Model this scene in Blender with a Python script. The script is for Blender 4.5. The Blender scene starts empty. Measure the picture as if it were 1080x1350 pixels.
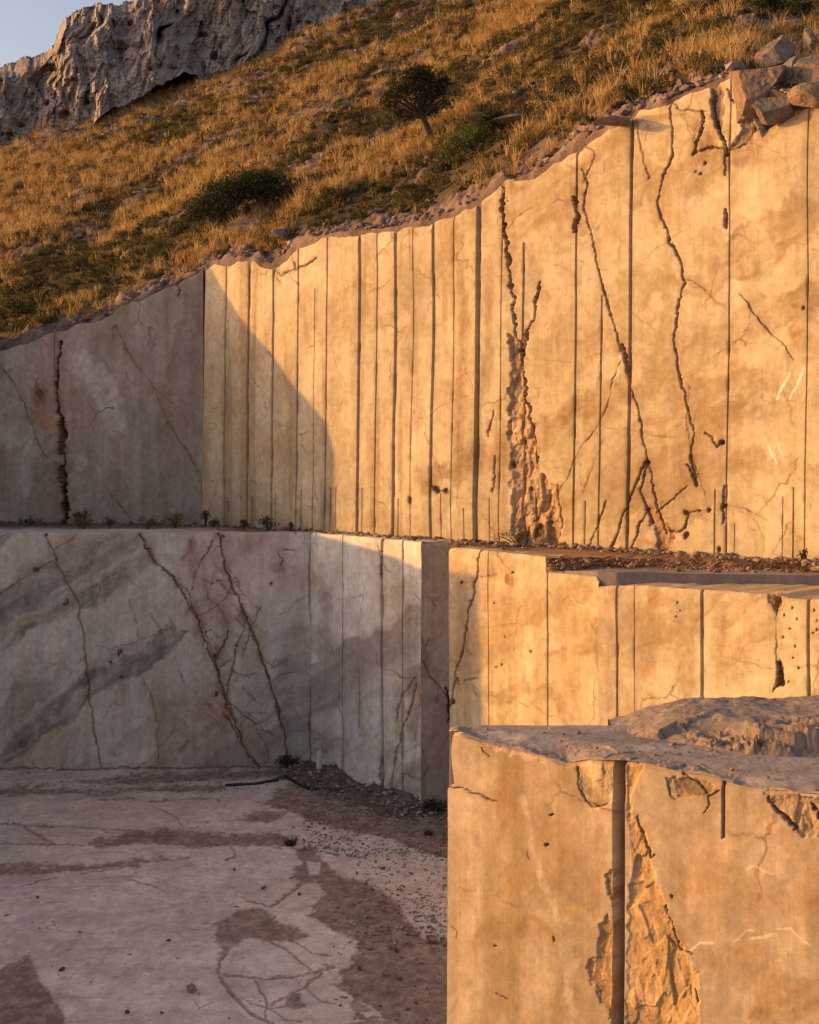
import bpy, bmesh, math, random
import numpy as np
from mathutils import Vector
R = math.radians
rng = np.random.default_rng(7)
random.seed(7)
# ------------------------------------------------------------------ camera, world, sun
sc = bpy.context.scene
col = sc.collection
F, CX, HY = 1600.0, 540.0, 600.0          # photo pixels: focal length, centre column, horizon row
cd = bpy.data.cameras.new('camera'); cam = bpy.data.objects.new('camera', cd); col.objects.link(cam)
cd.sensor_fit = 'VERTICAL'; cd.sensor_height = 36; cd.lens = F / 1350 * 36
cd.shift_y = -75 / 1350; cd.clip_end = 3000; cd.clip_start = .1
cam.location = (0, 0, 0); cam.rotation_euler = (R(90), 0, 0)
sc.camera = cam
SB, SCZ = .20, .20                        # sun: towards (-1, SB, SCZ)
sdir = Vector((-1, SB, SCZ)).normalized()
elev = math.asin(sdir.z); azim = math.atan2(sdir.x, sdir.y)
w = bpy.data.worlds.new('World'); sc.world = w; w.use_nodes = True
nt = w.node_tree; bg = nt.nodes['Background']
sky = nt.nodes.new('ShaderNodeTexSky'); sky.sky_type = 'NISHITA'; sky.sun_disc = False
sky.sun_elevation = elev; sky.sun_rotation = azim; sky.dust_density = 2.0; sky.air_density = 1.0
tint = nt.nodes.new('ShaderNodeMix'); tint.data_type = 'RGBA'; tint.blend_type = 'MULTIPLY'
tint.inputs['Factor'].default_value = 1
nt.links.new(sky.outputs[0], tint.inputs[6]); tint.inputs[7].default_value = (1.0, .84, .80, 1)
nt.links.new(tint.outputs[2], bg.inputs[0]); bg.inputs[1].default_value = .15
sl = bpy.data.lights.new('sun', 'SUN'); sl.energy = 3.2; sl.angle = R(.6); sl.color = (1, .52, .105)
so = bpy.data.objects.new('sun', sl); col.objects.link(so)
so.rotation_euler = sdir.to_track_quat('Z', 'Y').to_euler()
sc.view_settings.view_transform = 'Standard'; sc.view_settings.look = 'None'
sc.view_settings.exposure = 0.8; sc.view_settings.gamma = 1
sc.render.resolution_x = 819; sc.render.resolution_y = 1024

# ------------------------------------------------------------------ numpy helpers
def _h(ix, iy, iz, s):
    n = (ix * 374761393 + iy * 668265263 + iz * 2147483647 + s * 144665) & 0xFFFFFFFF
    n = ((n ^ (n >> 13)) * 1274126177) & 0xFFFFFFFF
    n = ((n ^ (n >> 16)) * 2246822519) & 0xFFFFFFFF
    return ((n ^ (n >> 15)) & 0xFFFFFF) / float(0xFFFFFF)
def vn(x, y, z=0.0, s=0):
    x = np.asarray(x, float); y = np.asarray(y, float); z = np.zeros_like(x) + z
    xi = np.floor(x).astype(np.int64); yi = np.floor(y).astype(np.int64); zi = np.floor(z).astype(np.int64)
    fx = x - xi; fy = y - yi; fz = z - zi
    fx = fx * fx * (3 - 2 * fx); fy = fy * fy * (3 - 2 * fy); fz = fz * fz * (3 - 2 * fz)
    def L(dz):
        a = _h(xi, yi, zi + dz, s); b = _h(xi + 1, yi, zi + dz, s)
        c = _h(xi, yi + 1, zi + dz, s); d = _h(xi + 1, yi + 1, zi + dz, s)
        return (a * (1 - fx) + b * fx) * (1 - fy) + (c * (1 - fx) + d * fx) * fy
    return L(0) * (1 - fz) + L(1) * fz
def fbm(x, y, z=0.0, o=4, s=0, g=.5):      # about -1..1
    t = 0; a = 1; n = 0
    for k in range(o):
        t = t + a * (vn(np.asarray(x) * 2 ** k + 17.3 * k, np.asarray(y) * 2 ** k - 9.1 * k, np.asarray(z) * 2 ** k, s + k) * 2 - 1); n += a; a *= g
    return t / n * 1.4
def ridg(x, y, z=0.0, o=4, s=0):           # 0..1, sharp creases at 1
    t = 0; a = 1; n = 0
    for k in range(o):
        t = t + a * (1 - np.abs(vn(np.asarray(x) * 2 ** k + 5.1 * k, np.asarray(y) * 2 ** k, np.asarray(z) * 2 ** k, s + k) * 2 - 1)); n += a; a *= .5
    return t / n
def facet(x, y, s=0, tilt=.9, z=0):
    """broken planes: every cell a tilted flat, 0..1 or so"""
    x = np.asarray(x, float); y = np.asarray(y, float); xi = np.floor(x).astype(np.int64); yi = np.floor(y).astype(np.int64); k0 = np.zeros_like(xi)
    best = np.full(x.shape, 1e9); h = np.zeros(x.shape)
    for a in (-1, 0, 1):
        for b in (-1, 0, 1):
            cx, cy = xi + a, yi + b; px_ = cx + _h(cx, cy, k0, s + 1); py_ = cy + _h(cx, cy, k0, s + 2)
            dx, dy = x - px_, y - py_; d = dx * dx + dy * dy; m = d < best; best = np.where(m, d, best)
            hh = _h(cx, cy, k0, s + 3) + tilt * ((_h(cx, cy, k0, s + 4) - .5) * dx + (_h(cx, cy, k0, s + 5) - .5) * dy)
            h = np.where(m, hh, h)
    return h
def facets(x, y, s=0, o=3):
    wx = fbm(np.asarray(x) * 1.1, np.asarray(y) * 1.1, o=3, s=s + 50) * .35; t = 0; a = 1; n = 0
    for k in range(o): t = t + a * facet((x + wx) * 2 ** k, (y - wx) * 2 ** k, s + 10 * k); n += a; a *= .5
    return t / n
def sst(a, b, x): 
    t = np.clip((x - a) / (b - a), 0, 1); return t * t * (3 - 2 * t)
def pdist(u, v, pts):
    """distance to a polyline and position 0..1 along it"""
    best = np.full(u.shape, 1e9); par = np.zeros(u.shape); n = len(pts) - 1
    for i in range(n):
        ax, ay = pts[i][:2]; bx, by = pts[i + 1][:2]
        dx, dy = bx - ax, by - ay; L2 = dx * dx + dy * dy + 1e-9
        t = np.clip(((u - ax) * dx + (v - ay) * dy) / L2, 0, 1)
        d = np.hypot(u - ax - t * dx, v - ay - t * dy)
        m = d < best; best = np.where(m, d, best); par = np.where(m, (i + t) / n, par)
    return best, par
def inpoly(u, v, poly):
    """signed distance, positive inside"""
    ins = np.zeros(u.shape, bool); n = len(poly)
    for i in range(n):
        x1, y1 = poly[i]; x2, y2 = poly[(i + 1) % n]
        c = ((y1 > v) != (y2 > v)) & (u < (x2 - x1) * (v - y1) / ((y2 - y1) + 1e-12) + x1)
        ins ^= c
    d, _ = pdist(u, v, list(poly) + [poly[0]])
    return np.where(ins, d, -d)
def ray_line(u, P0, P1):
    """where the vertical plane through P0,P1 meets the sight line of photo column u (XY)"""
    a = (np.asarray(u, float) - CX) / F
    dx, dy = P1[0] - P0[0], P1[1] - P0[1]
    # P0 + t d ; x = a y
    t = (a * P0[1] - P0[0]) / (dx - a * dy)
    return P0[0] + t * dx, P0[1] + t * dy, t
def zpix(v, Y): return (HY - np.asarray(v, float)) * Y / F

def mixc(c, m, colr): 
    m = np.asarray(m)[..., None]; return c * (1 - m) + np.array(colr) * m

# ------------------------------------------------------------------ objects
def tag(o, label=None, cat=None, group=None, kind=None):
    if label: o['label'] = label
    if cat: o['category'] = cat
    if group: o['group'] = group
    if kind: o['kind'] = kind
    return o
def npmesh(name, V, Fq, mat, C=None, parent=None, smooth=True, loc=None):
    me = bpy.data.meshes.new(name); V = np.asarray(V, np.float32); Fq = np.asarray(Fq, np.int32)
    k = Fq.shape[1]; me.vertices.add(len(V)); me.vertices.foreach_set('co', V.ravel())
    me.loops.add(Fq.size); me.loops.foreach_set('vertex_index', Fq.ravel())
    me.polygons.add(len(Fq)); me.polygons.foreach_set('loop_start', np.arange(0, Fq.size, k, dtype=np.int32))
    try: me.polygons.foreach_set('loop_total', np.full(len(Fq), k, np.int32))
    except Exception: pass
    me.update(calc_edges=True)
    if C is not None:
        a = me.color_attributes.new('Col', 'FLOAT_COLOR', 'POINT')
        C4 = np.ones((len(V), 4), np.float32); C4[:, :3] = np.clip(C, 0.002, 1); a.data.foreach_set('color', C4.ravel())
    me.polygons.foreach_set('use_smooth', np.full(len(Fq), smooth, bool))
    me.materials.append(mat); me.validate()
    o = bpy.data.objects.new(name, me); col.objects.link(o)
    if loc is not None:
        o.location = loc
        me.transform(__import__('mathutils').Matrix.Translation([-q for q in loc]))
    if parent: o.parent = parent
    return o
def gridfaces(nr, nc, off=0):
    i = np.arange(nr - 1)[:, None] * nc + np.arange(nc - 1)[None, :] + off
    return np.stack([i, i + 1, i + nc + 1, i + nc], -1).reshape(-1, 4)

# ------------------------------------------------------------------ materials
def stone_mat(name, rough=.85, fine=.10, bump=.35, bscale=9, mott=.16, spec=.25, stk=.11, hair=.5, saw=.0):
    m = bpy.data.materials.new(name); m.use_nodes = True; t = m.node_tree; N = t.nodes; L = t.links
    b = N['Principled BSDF']; b.inputs['Roughness'].default_value = rough
    b.inputs['Specular IOR Level'].default_value = spec
    at = N.new('ShaderNodeAttribute'); at.attribute_name = 'Col'
    tc = N.new('ShaderNodeTexCoord')
    n1 = N.new('ShaderNodeTexNoise'); n1.inputs['Scale'].default_value = 1.7; n1.inputs['Detail'].default_value = 8; n1.inputs['Roughness'].default_value = .62
    mp = N.new('ShaderNodeMapping'); mp.inputs['Scale'].default_value = (1, 1, .45)
    L.new(tc.outputs['Object'], mp.inputs[0]); L.new(mp.outputs[0], n1.inputs[0])
    n2 = N.new('ShaderNodeTexNoise'); n2.inputs['Scale'].default_value = 38; n2.inputs['Detail'].default_value = 4
    L.new(tc.outputs['Object'], n2.inputs[0])
    r1 = N.new('ShaderNodeMapRange'); r1.inputs[1].default_value = .3; r1.inputs[2].default_value = .7
    r1.inputs[3].default_value = 1 - mott; r1.inputs[4].default_value = 1 + mott; L.new(n1.outputs[0], r1.inputs[0])
    r2 = N.new('ShaderNodeMapRange'); r2.inputs[1].default_value = .3; r2.inputs[2].default_value = .7
    r2.inputs[3].default_value = 1 - fine; r2.inputs[4].default_value = 1 + fine; L.new(n2.outputs[0], r2.inputs[0])
    mu = N.new('ShaderNodeMath'); mu.operation = 'MULTIPLY'; L.new(r1.outputs[0], mu.inputs[0]); L.new(r2.outputs[0], mu.inputs[1])
    # wash streaks
    mp2 = N.new('ShaderNodeMapping'); mp2.inputs['Scale'].default_value = (5, 5, .22); L.new(tc.outputs['Object'], mp2.inputs[0])
    n4 = N.new('ShaderNodeTexNoise'); n4.inputs['Scale'].default_value = 1.3; n4.inputs['Detail'].default_value = 7; n4.inputs['Roughness'].default_value = .7; L.new(mp2.outputs[0], n4.inputs[0])
    r4 = N.new('ShaderNodeMapRange'); r4.inputs[1].default_value = .35; r4.inputs[2].default_value = .7; r4.inputs[3].default_value = 1.06; r4.inputs[4].default_value = 1 - stk; L.new(n4.outputs[0], r4.inputs[0])
    mu2 = N.new('ShaderNodeMath'); mu2.operation = 'MULTIPLY'; L.new(mu.outputs[0], mu2.inputs[0]); L.new(r4.outputs[0], mu2.inputs[1])
    vm = N.new('ShaderNodeVectorMath'); vm.operation = 'SCALE'; L.new(at.outputs['Color'], vm.inputs[0]); L.new(mu2.outputs[0], vm.inputs['Scale'])
    # brown clouding
    n5 = N.new('ShaderNodeTexNoise'); n5.inputs['Scale'].default_value = 2.6; n5.inputs['Detail'].default_value = 9; n5.inputs['Roughness'].default_value = .68; n5.inputs['Distortion'].default_value = 1.2; L.new(tc.outputs['Object'], n5.inputs[0])
    r5 = N.new('ShaderNodeMapRange'); r5.inputs[1].default_value = .5; r5.inputs[2].default_value = .72; r5.inputs[3].default_value = 0; r5.inputs[4].default_value = .6; L.new(n5.outputs[0], r5.inputs[0])
    mc = N.new('ShaderNodeMix'); mc.data_type = 'RGBA'; mc.blend_type = 'MULTIPLY'; mc.inputs[7].default_value = (.80, .66, .52, 1); L.new(r5.outputs[0], mc.inputs[0]); L.new(vm.outputs[0], mc.inputs[6])
    # hairline veins
    wv = N.new('ShaderNodeTexNoise'); wv.inputs['Scale'].default_value = 1.1; wv.inputs['Detail'].default_value = 6; wv.inputs['Roughness'].default_value = .6; L.new(tc.outputs['Object'], wv.inputs[0])
    wm = N.new('ShaderNodeVectorMath'); wm.operation = 'MULTIPLY_ADD'; L.new(wv.outputs['Color'], wm.inputs[0]); wm.inputs[1].default_value = (.75, .75, .75); L.new(tc.outputs['Object'], wm.inputs[2])
    vo = N.new('ShaderNodeTexVoronoi'); vo.feature = 'DISTANCE_TO_EDGE'; vo.inputs['Scale'].default_value = hair; L.new(wm.outputs[0], vo.inputs['Vector'])
    r6 = N.new('ShaderNodeMapRange'); r6.inputs[1].default_value = .002; r6.inputs[2].default_value = .013; r6.inputs[3].default_value = 1; r6.inputs[4].default_value = 0; L.new(vo.outputs['Distance'], r6.inputs[0])
    r7 = N.new('ShaderNodeMapRange'); r7.inputs[1].default_value = .46; r7.inputs[2].default_value = .60; r7.inputs[3].default_value = 0; r7.inputs[4].default_value = .65; L.new(n1.outputs[0], r7.inputs[0])
    m6 = N.new('ShaderNodeMath'); m6.operation = 'MULTIPLY'; L.new(r6.outputs[0], m6.inputs[0]); L.new(r7.outputs[0], m6.inputs[1])
    mh = N.new('ShaderNodeMix'); mh.data_type = 'RGBA'; mh.inputs[7].default_value = (.16, .09, .05, 1); L.new(m6.outputs[0], mh.inputs[0]); L.new(mc.outputs[2], mh.inputs[6])
    L.new(mh.outputs[2], b.inputs['Base Color'])
    n3 = N.new('ShaderNodeTexNoise'); n3.inputs['Scale'].default_value = bscale; n3.inputs['Detail'].default_value = 9; n3.inputs['Roughness'].default_value = .65
    L.new(tc.outputs['Object'], n3.inputs[0])
    mp3 = N.new('ShaderNodeMapping'); mp3.inputs['Scale'].default_value = (34, 34, 1.1); L.new(tc.outputs['Object'], mp3.inputs[0])
    n8 = N.new('ShaderNodeTexNoise'); n8.inputs['Scale'].default_value = 1.0; n8.inputs['Detail'].default_value = 6; n8.inputs['Roughness'].default_value = .7; L.new(mp3.outputs[0], n8.inputs[0])
    n9 = N.new('ShaderNodeTexNoise'); n9.inputs['Scale'].default_value = 6.5; n9.inputs['Detail'].default_value = 12; n9.inputs['Roughness'].default_value = .78; L.new(tc.outputs['Object'], n9.inputs[0])
    r9 = N.new('ShaderNodeMapRange'); r9.inputs[1].default_value = .34; r9.inputs[2].default_value = .66; r9.inputs[3].default_value = .80; r9.inputs[4].default_value = 1.18; L.new(n9.outputs[0], r9.inputs[0])
    r8 = N.new('ShaderNodeMapRange'); r8.inputs[1].default_value = .3; r8.inputs[2].default_value = .7; r8.inputs[3].default_value = 1 - saw; r8.inputs[4].default_value = 1 + saw; L.new(n8.outputs[0], r8.inputs[0])
    m9 = N.new('ShaderNodeMath'); m9.operation = 'MULTIPLY'; L.new(r8.outputs[0], m9.inputs[0]); L.new(r9.outputs[0], m9.inputs[1])
    v9 = N.new('ShaderNodeVectorMath'); v9.operation = 'SCALE'; L.new(mh.outputs[2], v9.inputs[0]); L.new(m9.outputs[0], v9.inputs['Scale']); L.new(v9.outputs[0], b.inputs['Base Color'])
    bp = N.new('ShaderNodeBump'); bp.inputs['Strength'].default_value = bump; bp.inputs['Distance'].default_value = .03
    L.new(n3.outputs[0], bp.inputs['Height']); L.new(bp.outputs[0], b.inputs['Normal'])
    return m
def plain_mat(name, c, rough=.8, bump=0, scale=40, var=.25):
    m = bpy.data.materials.new(name); m.use_nodes = True; t = m.node_tree; N = t.nodes; L = t.links
    b = N['Principled BSDF']; b.inputs['Roughness'].default_value = rough
    n = N.new('ShaderNodeTexNoise'); n.inputs['Scale'].default_value = scale; n.inputs['Detail'].default_value = 5
    tc = N.new('ShaderNodeTexCoord'); L.new(tc.outputs['Object'], n.inputs[0])
    r = N.new('ShaderNodeMix'); r.data_type = 'RGBA'
    r.inputs[6].default_value = (*[q * (1 - var) for q in c], 1); r.inputs[7].default_value = (*[min(1, q * (1 + var)) for q in c], 1)
    L.new(n.outputs[0], r.inputs[0]); L.new(r.outputs[2], b.inputs['Base Color'])
    return m
def leaf_mat(name, trans=.25):
    m = bpy.data.materials.new(name); m.use_nodes = True; t = m.node_tree; N = t.nodes; L = t.links
    b = N['Principled BSDF']; b.inputs['Roughness'].default_value = .7; b.inputs['Specular IOR Level'].default_value = .15
    at = N.new('ShaderNodeAttribute'); at.attribute_name = 'Col'; L.new(at.outputs['Color'], b.inputs['Base Color'])
    tr = N.new('ShaderNodeBsdfTranslucent'); L.new(at.outputs['Color'], tr.inputs[0])
    mx = N.new('ShaderNodeMixShader'); mx.inputs[0].default_value = trans
    L.new(b.outputs[0], mx.inputs[1]); L.new(tr.outputs[0], mx.inputs[2]); L.new(mx.outputs[0], N['Material Output'].inputs[0])
    return m
M_marble = stone_mat('sawn_marble', saw=.07, fine=.05, bump=.3, mott=.18)
M_rough = stone_mat('broken_rock', rough=.9, fine=.18, bump=.7, bscale=14, mott=.22)
M_floor = stone_mat('quarry_floor_stone', rough=.75, fine=.14, bump=.5, bscale=12, mott=.2, stk=.02, hair=.8)
M_soil = stone_mat('hill_soil', rough=.95, fine=.25, bump=.9, bscale=7, mott=.3, spec=.1)
M_leaf = leaf_mat('leaves'); M_grass = leaf_mat('dry_grass_blades', .35)
M_bark = plain_mat('bark', (.07, .045, .03)); M_hose = plain_mat('black_rubber', (.012, .011, .011), .45)
M_white = plain_mat('weathered_white_paint', (.62, .58, .52))

DARK = (.085, .052, .036)
# ------------------------------------------------------------------ sawn quarry wall
def wall(name, P0, P1, uL, uR, zb, top, base, grooves=(), cracks=(), stains=(), spalls=(), rows=None, du=1.05,
         leftprof=None, cap=1.2, lean=0.0, seed=0, chip=.03, side=(0, 0), label=None, cat='quarry wall', parent=None, mat=None,
         chipz=.12, streak=.12, rowstep=.018, flat_top=None, holes=()):
    P0 = np.array(P0, float); P1 = np.array(P1, float)
    us = list(np.arange(uL, uR, du)) + [uR]
    for g in grooves:
        c, h = g[0], g[1]
        us = [x for x in us if abs(x - c) > h + .45]
        us += [c - h - .25, c - h, c - h * .45, c + h * .45, c + h, c + h + .25]
    us = np.array(sorted(x for x in us if uL <= x <= uR))
    X, Y, T = ray_line(us, P0, P1)
    d = (P1 - P0) / np.linalg.norm(P1 - P0); n = np.array([d[1], -d[0]])       # towards the camera
    if n @ np.array([0, -1.0]) < 0: n = -n
    S = T * np.linalg.norm(P1 - P0)
    tp = np.array(top, float)
    if flat_top is not None: zt = np.full(us.shape, float(flat_top))
    else: zt = zpix(np.interp(us, tp[:, 0], tp[:, 1]), Y)
    zt = zt + fbm(S * 3, S * 0 + seed, o=4, s=seed) * chip
    nr = rows or int((zt.max() - zb) / rowstep)
    f = np.linspace(0, 1, nr)
    Z = zb + f[:, None] * (zt[None, :] - zb)
    SS = np.broadcast_to(S[None, :], Z.shape).copy()
    if lean: SS = SS + lean * (Z - (-1.9)) * 1.0 + .018 * fbm(Z * .55, Z * 0 + SS * .15, o=3, s=seed + 2)
    if leftprof is not None:
        lp = np.interp(Z[:, 0], [q[0] for q in leftprof], [q[1] for q in leftprof])     # metres to add at left end
        fade = np.clip(1 - (S - S[0]) / 1.0, 0, 1)
        SS = SS + lp[:, None] * fade[None, :]
    XX = P0[0] + SS * d[0]; YY = P0[1] + SS * d[1]
    U = CX + F * XX / YY; Vp = HY - F * Z / YY
    # large uneven planes
    disp = fbm(SS * .35, Z * .35, seed, o=3, s=seed) * .03 + fbm(SS * 2.5, Z * 1.1, seed + 3, o=3, s=seed + 5) * .008
    C = np.zeros(Z.shape + (3,)) + np.array(base)
    ms = fbm(SS * .5 + Z * .18, Z * .3 - SS * .25, seed * 1.7, o=5, s=seed + 11)
    C = C * (1 + .20 * ms)[..., None]
    ms2 = fbm(SS * 1.9 + ms, Z * 1.1 + ms, seed * 2.3, o=5, s=seed + 14, g=.6); C = mixc(C, .5 * sst(.05, .75, ms2), np.array(base) * np.array([.80, .68, .54]))
    C = mixc(C, .45 * sst(.1, .8, -ms2), np.minimum(np.array(base) * np.array([1.2, 1.25, 1.3]), .85))
    st = fbm(SS * 3.2, Z * .16, seed, o=4, s=seed + 21)                # vertical wash marks
    C = C * (1 - streak * np.clip(st, 0, 1))[..., None] * np.array([1, 1, 1])
    C[..., 2] *= 1 - .18 * np.clip(st, 0, 1)
    pit = sst(.86, .93, vn(SS * 15, Z * 15, seed, s=seed + 41)) * sst(.70, .8, vn(SS * 1.3, Z * .9, seed, s=seed + 43))
    pit = pit * (0 if seed == 73 else 1); C = mixc(C, pit * .35, (.16, .10, .065)); disp += pit * .004
    C = mixc(C, .22 * sst(.1, .6, fbm(SS * .9, Z * .45, 4.0, o=5, s=seed + 31)), np.array(base) * np.array([.78, .62, .45]))
    warp = fbm(U / 42, Vp / 42, seed, o=4, s=seed + 51); warp2 = fbm(U / 42, Vp / 42, seed + 9, o=4, s=seed + 61)
    w1 = fbm(U / 11, Vp / 11, seed, o=4, s=seed + 71, g=.6); w2 = fbm(U / 11, Vp / 11, seed + 4, o=4, s=seed + 81, g=.6)
    bed = fbm((U * .84 - Vp * .54) / 130 + warp * .3, (U * .54 + Vp * .84) / 11 + warp * 1.2, seed, o=5, s=seed + 64, g=.62)
    C = C * (1 + .07 * bed)[..., None]
    if seed in (3, 53, 63):
        bw = fbm((U * .93 - Vp * .37) / 330 + 1.1, (U * .37 + Vp * .93) / 55 + warp * .5, 5.2, o=5, s=665, g=.55)
        C = mixc(C, .6 * sst(.12, .4, bw) * np.clip(.7 + .7 * bed, 0, 1) * (.35 + .65 * sst(480, 700, U)) * 1.35, (.34, .225, .125)); C = mixc(C, .35 * sst(.2, .5, -bw), (.66, .55, .42))
        C = mixc(C, .5 * sst(.25, .6, st) * sst(760, 560, U), (.36, .24, .14))
    if seed in (23, 33):
        bw = fbm((U * .84 - Vp * .54) / 420 + 3.1, (U * .54 + Vp * .84) / 62 + warp * .35, 2.2, o=4, s=645, g=.5)
        C = mixc(C, .78 * sst(.18, .36, bw) * np.clip(.7 + .6 * bed, 0, 1), (.255, .215, .195)); C = mixc(C, .35 * sst(.25, .6, -bw), (.66, .60, .56))
        C = mixc(C, .45 * sst(.15, .6, fbm(U / 95, Vp / 95, 7.7, o=5, s=655, g=.6)) * sst(120, 330, U), (.42, .29, .23))
    for stn in stains:                      # (kind, pts, size, colour, strength)
        kd, pts, size, cc, stg = stn
        a = np.array(pts, float); pad = size * 3 + 40
        if kd == 'line':
            dd, pr = pdist(U + warp * size * .6, Vp + warp2 * size * .6, pts)
            m = sst(size, size * .35, dd + w1 * size * .35)
        elif kd == 'thin':
            dd, pr = pdist(U + warp * 3 + w1, Vp + warp2 * 3 + w2, pts); m = sst(size + .8, size * .3, dd)
        else:
            sd = inpoly(U + warp * 9, Vp + warp2 * 9, pts); m = sst(-size, size, sd + w1 * size * .5)
        if kd == 'poly' and size < 8: m = sst(-2.2, 2.2, inpoly(U + warp * 5 + w1 * 3, Vp + warp2 * 5 + w2 * 3, pts)) * (.62 + .75 * bed)
        elif kd != 'thin': m = m * (.75 + .55 * bed)
        m = m * min(stg * 1.45, 1) * (.72 + .38 * w2 + .3 * warp + .3 * np.clip(st, -.5, 1))
        C = mixc(C, np.clip(m, 0, .95), cc)
    # fine natural veins
    vein = sst(.965, .995, ridg(SS * .8 + Z * .5 + warp * .2, Z * .6 - SS * .3, seed, o=2, s=seed + 91))
    C = mixc(C, vein * .25, (.25, .15, .09))
    for sp in spalls:                       # (polygon, depth, colour, noise scale)
        poly, dep, cc = sp[:3]; sc_ = sp[3] if len(sp) > 3 else 1
        pa = np.array(poly); mk = (U > pa[:, 0].min() - 12) & (U < pa[:, 0].max() + 12) & (Vp > pa[:, 1].min() - 12) & (Vp < pa[:, 1].max() + 12)
        if not mk.any(): continue
        a1, a2 = w1[mk], w2[mk]; s_, z_ = SS[mk], Z[mk]
        sd = inpoly(U[mk] + a1 * 5, Vp[mk] + a2 * 5, poly); m = sst(-1.2, 1.2, sd)
        rg = .72 * facets(s_ * 1.7 * sc_ - z_ * .5, z_ * .8 * sc_, s=seed + 101, o=2) + .16 * facets(s_ * 7 * sc_, z_ * 4 * sc_, s=seed + 131, o=2) + .12 * (.5 + .5 * fbm(s_ * 14, z_ * 12, o=4, s=seed + 3, g=.65))
        disp[mk] += m * dep * .5 * (.45 + 1.3 * (rg - .42)) * np.clip(.6 + sd / 20, 0, 1.2)
        cc_ = mixc(C[mk], m * .85, np.array(cc)); cc_ *= (1 + m * (.8 * (.5 - rg)) + m * .5 * fbm(s_ * 6, z_ * 5, o=5, s=seed, g=.65))[..., None]; C[mk] = cc_
    for g in grooves:                       # (u, half width px, depth m[, v0, v1])
        c, h, dep = g[:3]; v0 = g[3] if len(g) > 3 else -999; v1 = g[4] if len(g) > 4 else 9999
        mc = (np.abs(us - c) <= h * .9 + 1e-6)[None, :]
        wob = .75 + .25 * fbm(SS * .1, Z * .8, c, o=2, s=seed)
        on = mc & (Vp > v0) & (Vp < v1)
        disp = np.where(on, disp + dep * wob, disp)
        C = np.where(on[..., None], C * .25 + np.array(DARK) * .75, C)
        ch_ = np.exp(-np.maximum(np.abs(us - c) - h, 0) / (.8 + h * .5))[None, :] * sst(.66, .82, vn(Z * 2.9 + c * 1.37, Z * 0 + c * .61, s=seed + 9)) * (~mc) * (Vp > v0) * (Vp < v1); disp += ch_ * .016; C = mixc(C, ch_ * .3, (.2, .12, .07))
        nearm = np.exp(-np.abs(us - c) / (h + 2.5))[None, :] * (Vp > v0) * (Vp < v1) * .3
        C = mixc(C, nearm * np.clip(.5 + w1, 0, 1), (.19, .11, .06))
    for ck in cracks:                       # (pts, half width px, depth m)
        pts, hw, dep = ck[:3]; jit = ck[3] if len(ck) > 3 else 2.2
        pa = np.array(pts, float); pd = 14 + hw * 3; mk = (U > pa[:, 0].min() - pd) & (U < pa[:, 0].max() + pd) & (Vp > pa[:, 1].min() - pd) & (Vp < pa[:, 1].max() + pd)
        if not mk.any(): continue
        a1, a2, uu, vv = w1[mk], w2[mk], U[mk], Vp[mk]
        b1 = fbm(uu / 4, vv / 4, seed, o=2, s=seed + 301); b2 = fbm(uu / 4, vv / 4, seed + 5, o=2, s=seed + 311)
        dd, pr = pdist(uu + a1 * jit + warp[mk] * 2 + b1 * (.45 + hw * .25), vv + a2 * jit + warp2[mk] * 2 + b2 * (.45 + hw * .25), pts)
        ww = hw * .48 * np.clip(.4 + .9 * vn(pr * len(pts) * 1.7, pr * 0 + len(pts), pts[0][0], s=seed), .12, 1.7)
        m = np.clip(1 - (dd - ww) / .75, 0, 1) * (1 - .5 * (hw < 1) * sst(.35, .7, vn(pr * len(pts) * 2.3, pr * 0, pts[0][1], s=seed + 2)))
        disp[mk] += dep * m * np.clip(.15 + hw * .28, 0, 1); cc_ = mixc(C[mk], m * .8, DARK)
        halo = np.exp(-dd / (hw * 2.4 + 1.8)) * .62 * np.clip(.5 + a1, 0, 1)
        C[mk] = mixc(cc_, halo, (.26, .14, .075))
    for (hu, hv, ru, rv) in holes:
        q = np.hypot((U - hu + w1 * 2.2) / ru, (Vp - hv + w2 * 2.2) / rv) * 1.35; m = sst(1.3, .7, q)
        disp += m * .06; C = mixc(C, m * .9, DARK)
        C = mixc(C, .3 * sst(3.2, 1, q), (.26, .13, .07))
    # broken rim
    rim = sst(chipz * (1 + .8 * fbm(S * 2, S * 0, o=3, s=seed + 7)), 0, zt[None, :] - Z)
    rim = rim * np.clip(.2 + 1.2 * vn(SS * 2.2, Z * 2.2, seed, s=seed + 8), 0, 1)
    disp += rim * chipz * .75
    C = mixc(C, rim * .35, np.array(base) * np.array([.62, .5, .42]))
    Wx = XX - n[0] * disp; Wy = YY - n[1] * disp
    V = np.stack([Wx, Wy, Z], -1).reshape(-1, 3); FF = gridfaces(nr, len(us)); CC = C.reshape(-1, 3)
    Vs, Fs, Cs = [V], [FF], [CC]; off = len(V)
    capc = np.array(base) * np.array([.8, .75, .72])
    def addgrid(A, cc):
        nonlocal off
        a, b = A.shape[:2]; Vs.append(A.reshape(-1, 3)); Fs.append(gridfaces(a, b, off)); Cs.append(np.broadcast_to(cc, A.shape).reshape(-1, 3)); off += a * b
    if cap:
        dist = np.array([0, .05, .12, .25, .45, .8, 1.0]) * cap
        A = np.stack([Wx[-1][None, :] - n[0] * dist[:, None], Wy[-1][None, :] - n[1] * dist[:, None],
                      np.broadcast_to(Z[-1][None, :], (len(dist), len(us)))], -1).copy()
        A[1:, :, 2] += .03 * fbm(A[1:, :, 0] * 4, A[1:, :, 1] * 4, o=3, s=seed) - .01
        addgrid(A[::-1], capc)
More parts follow.
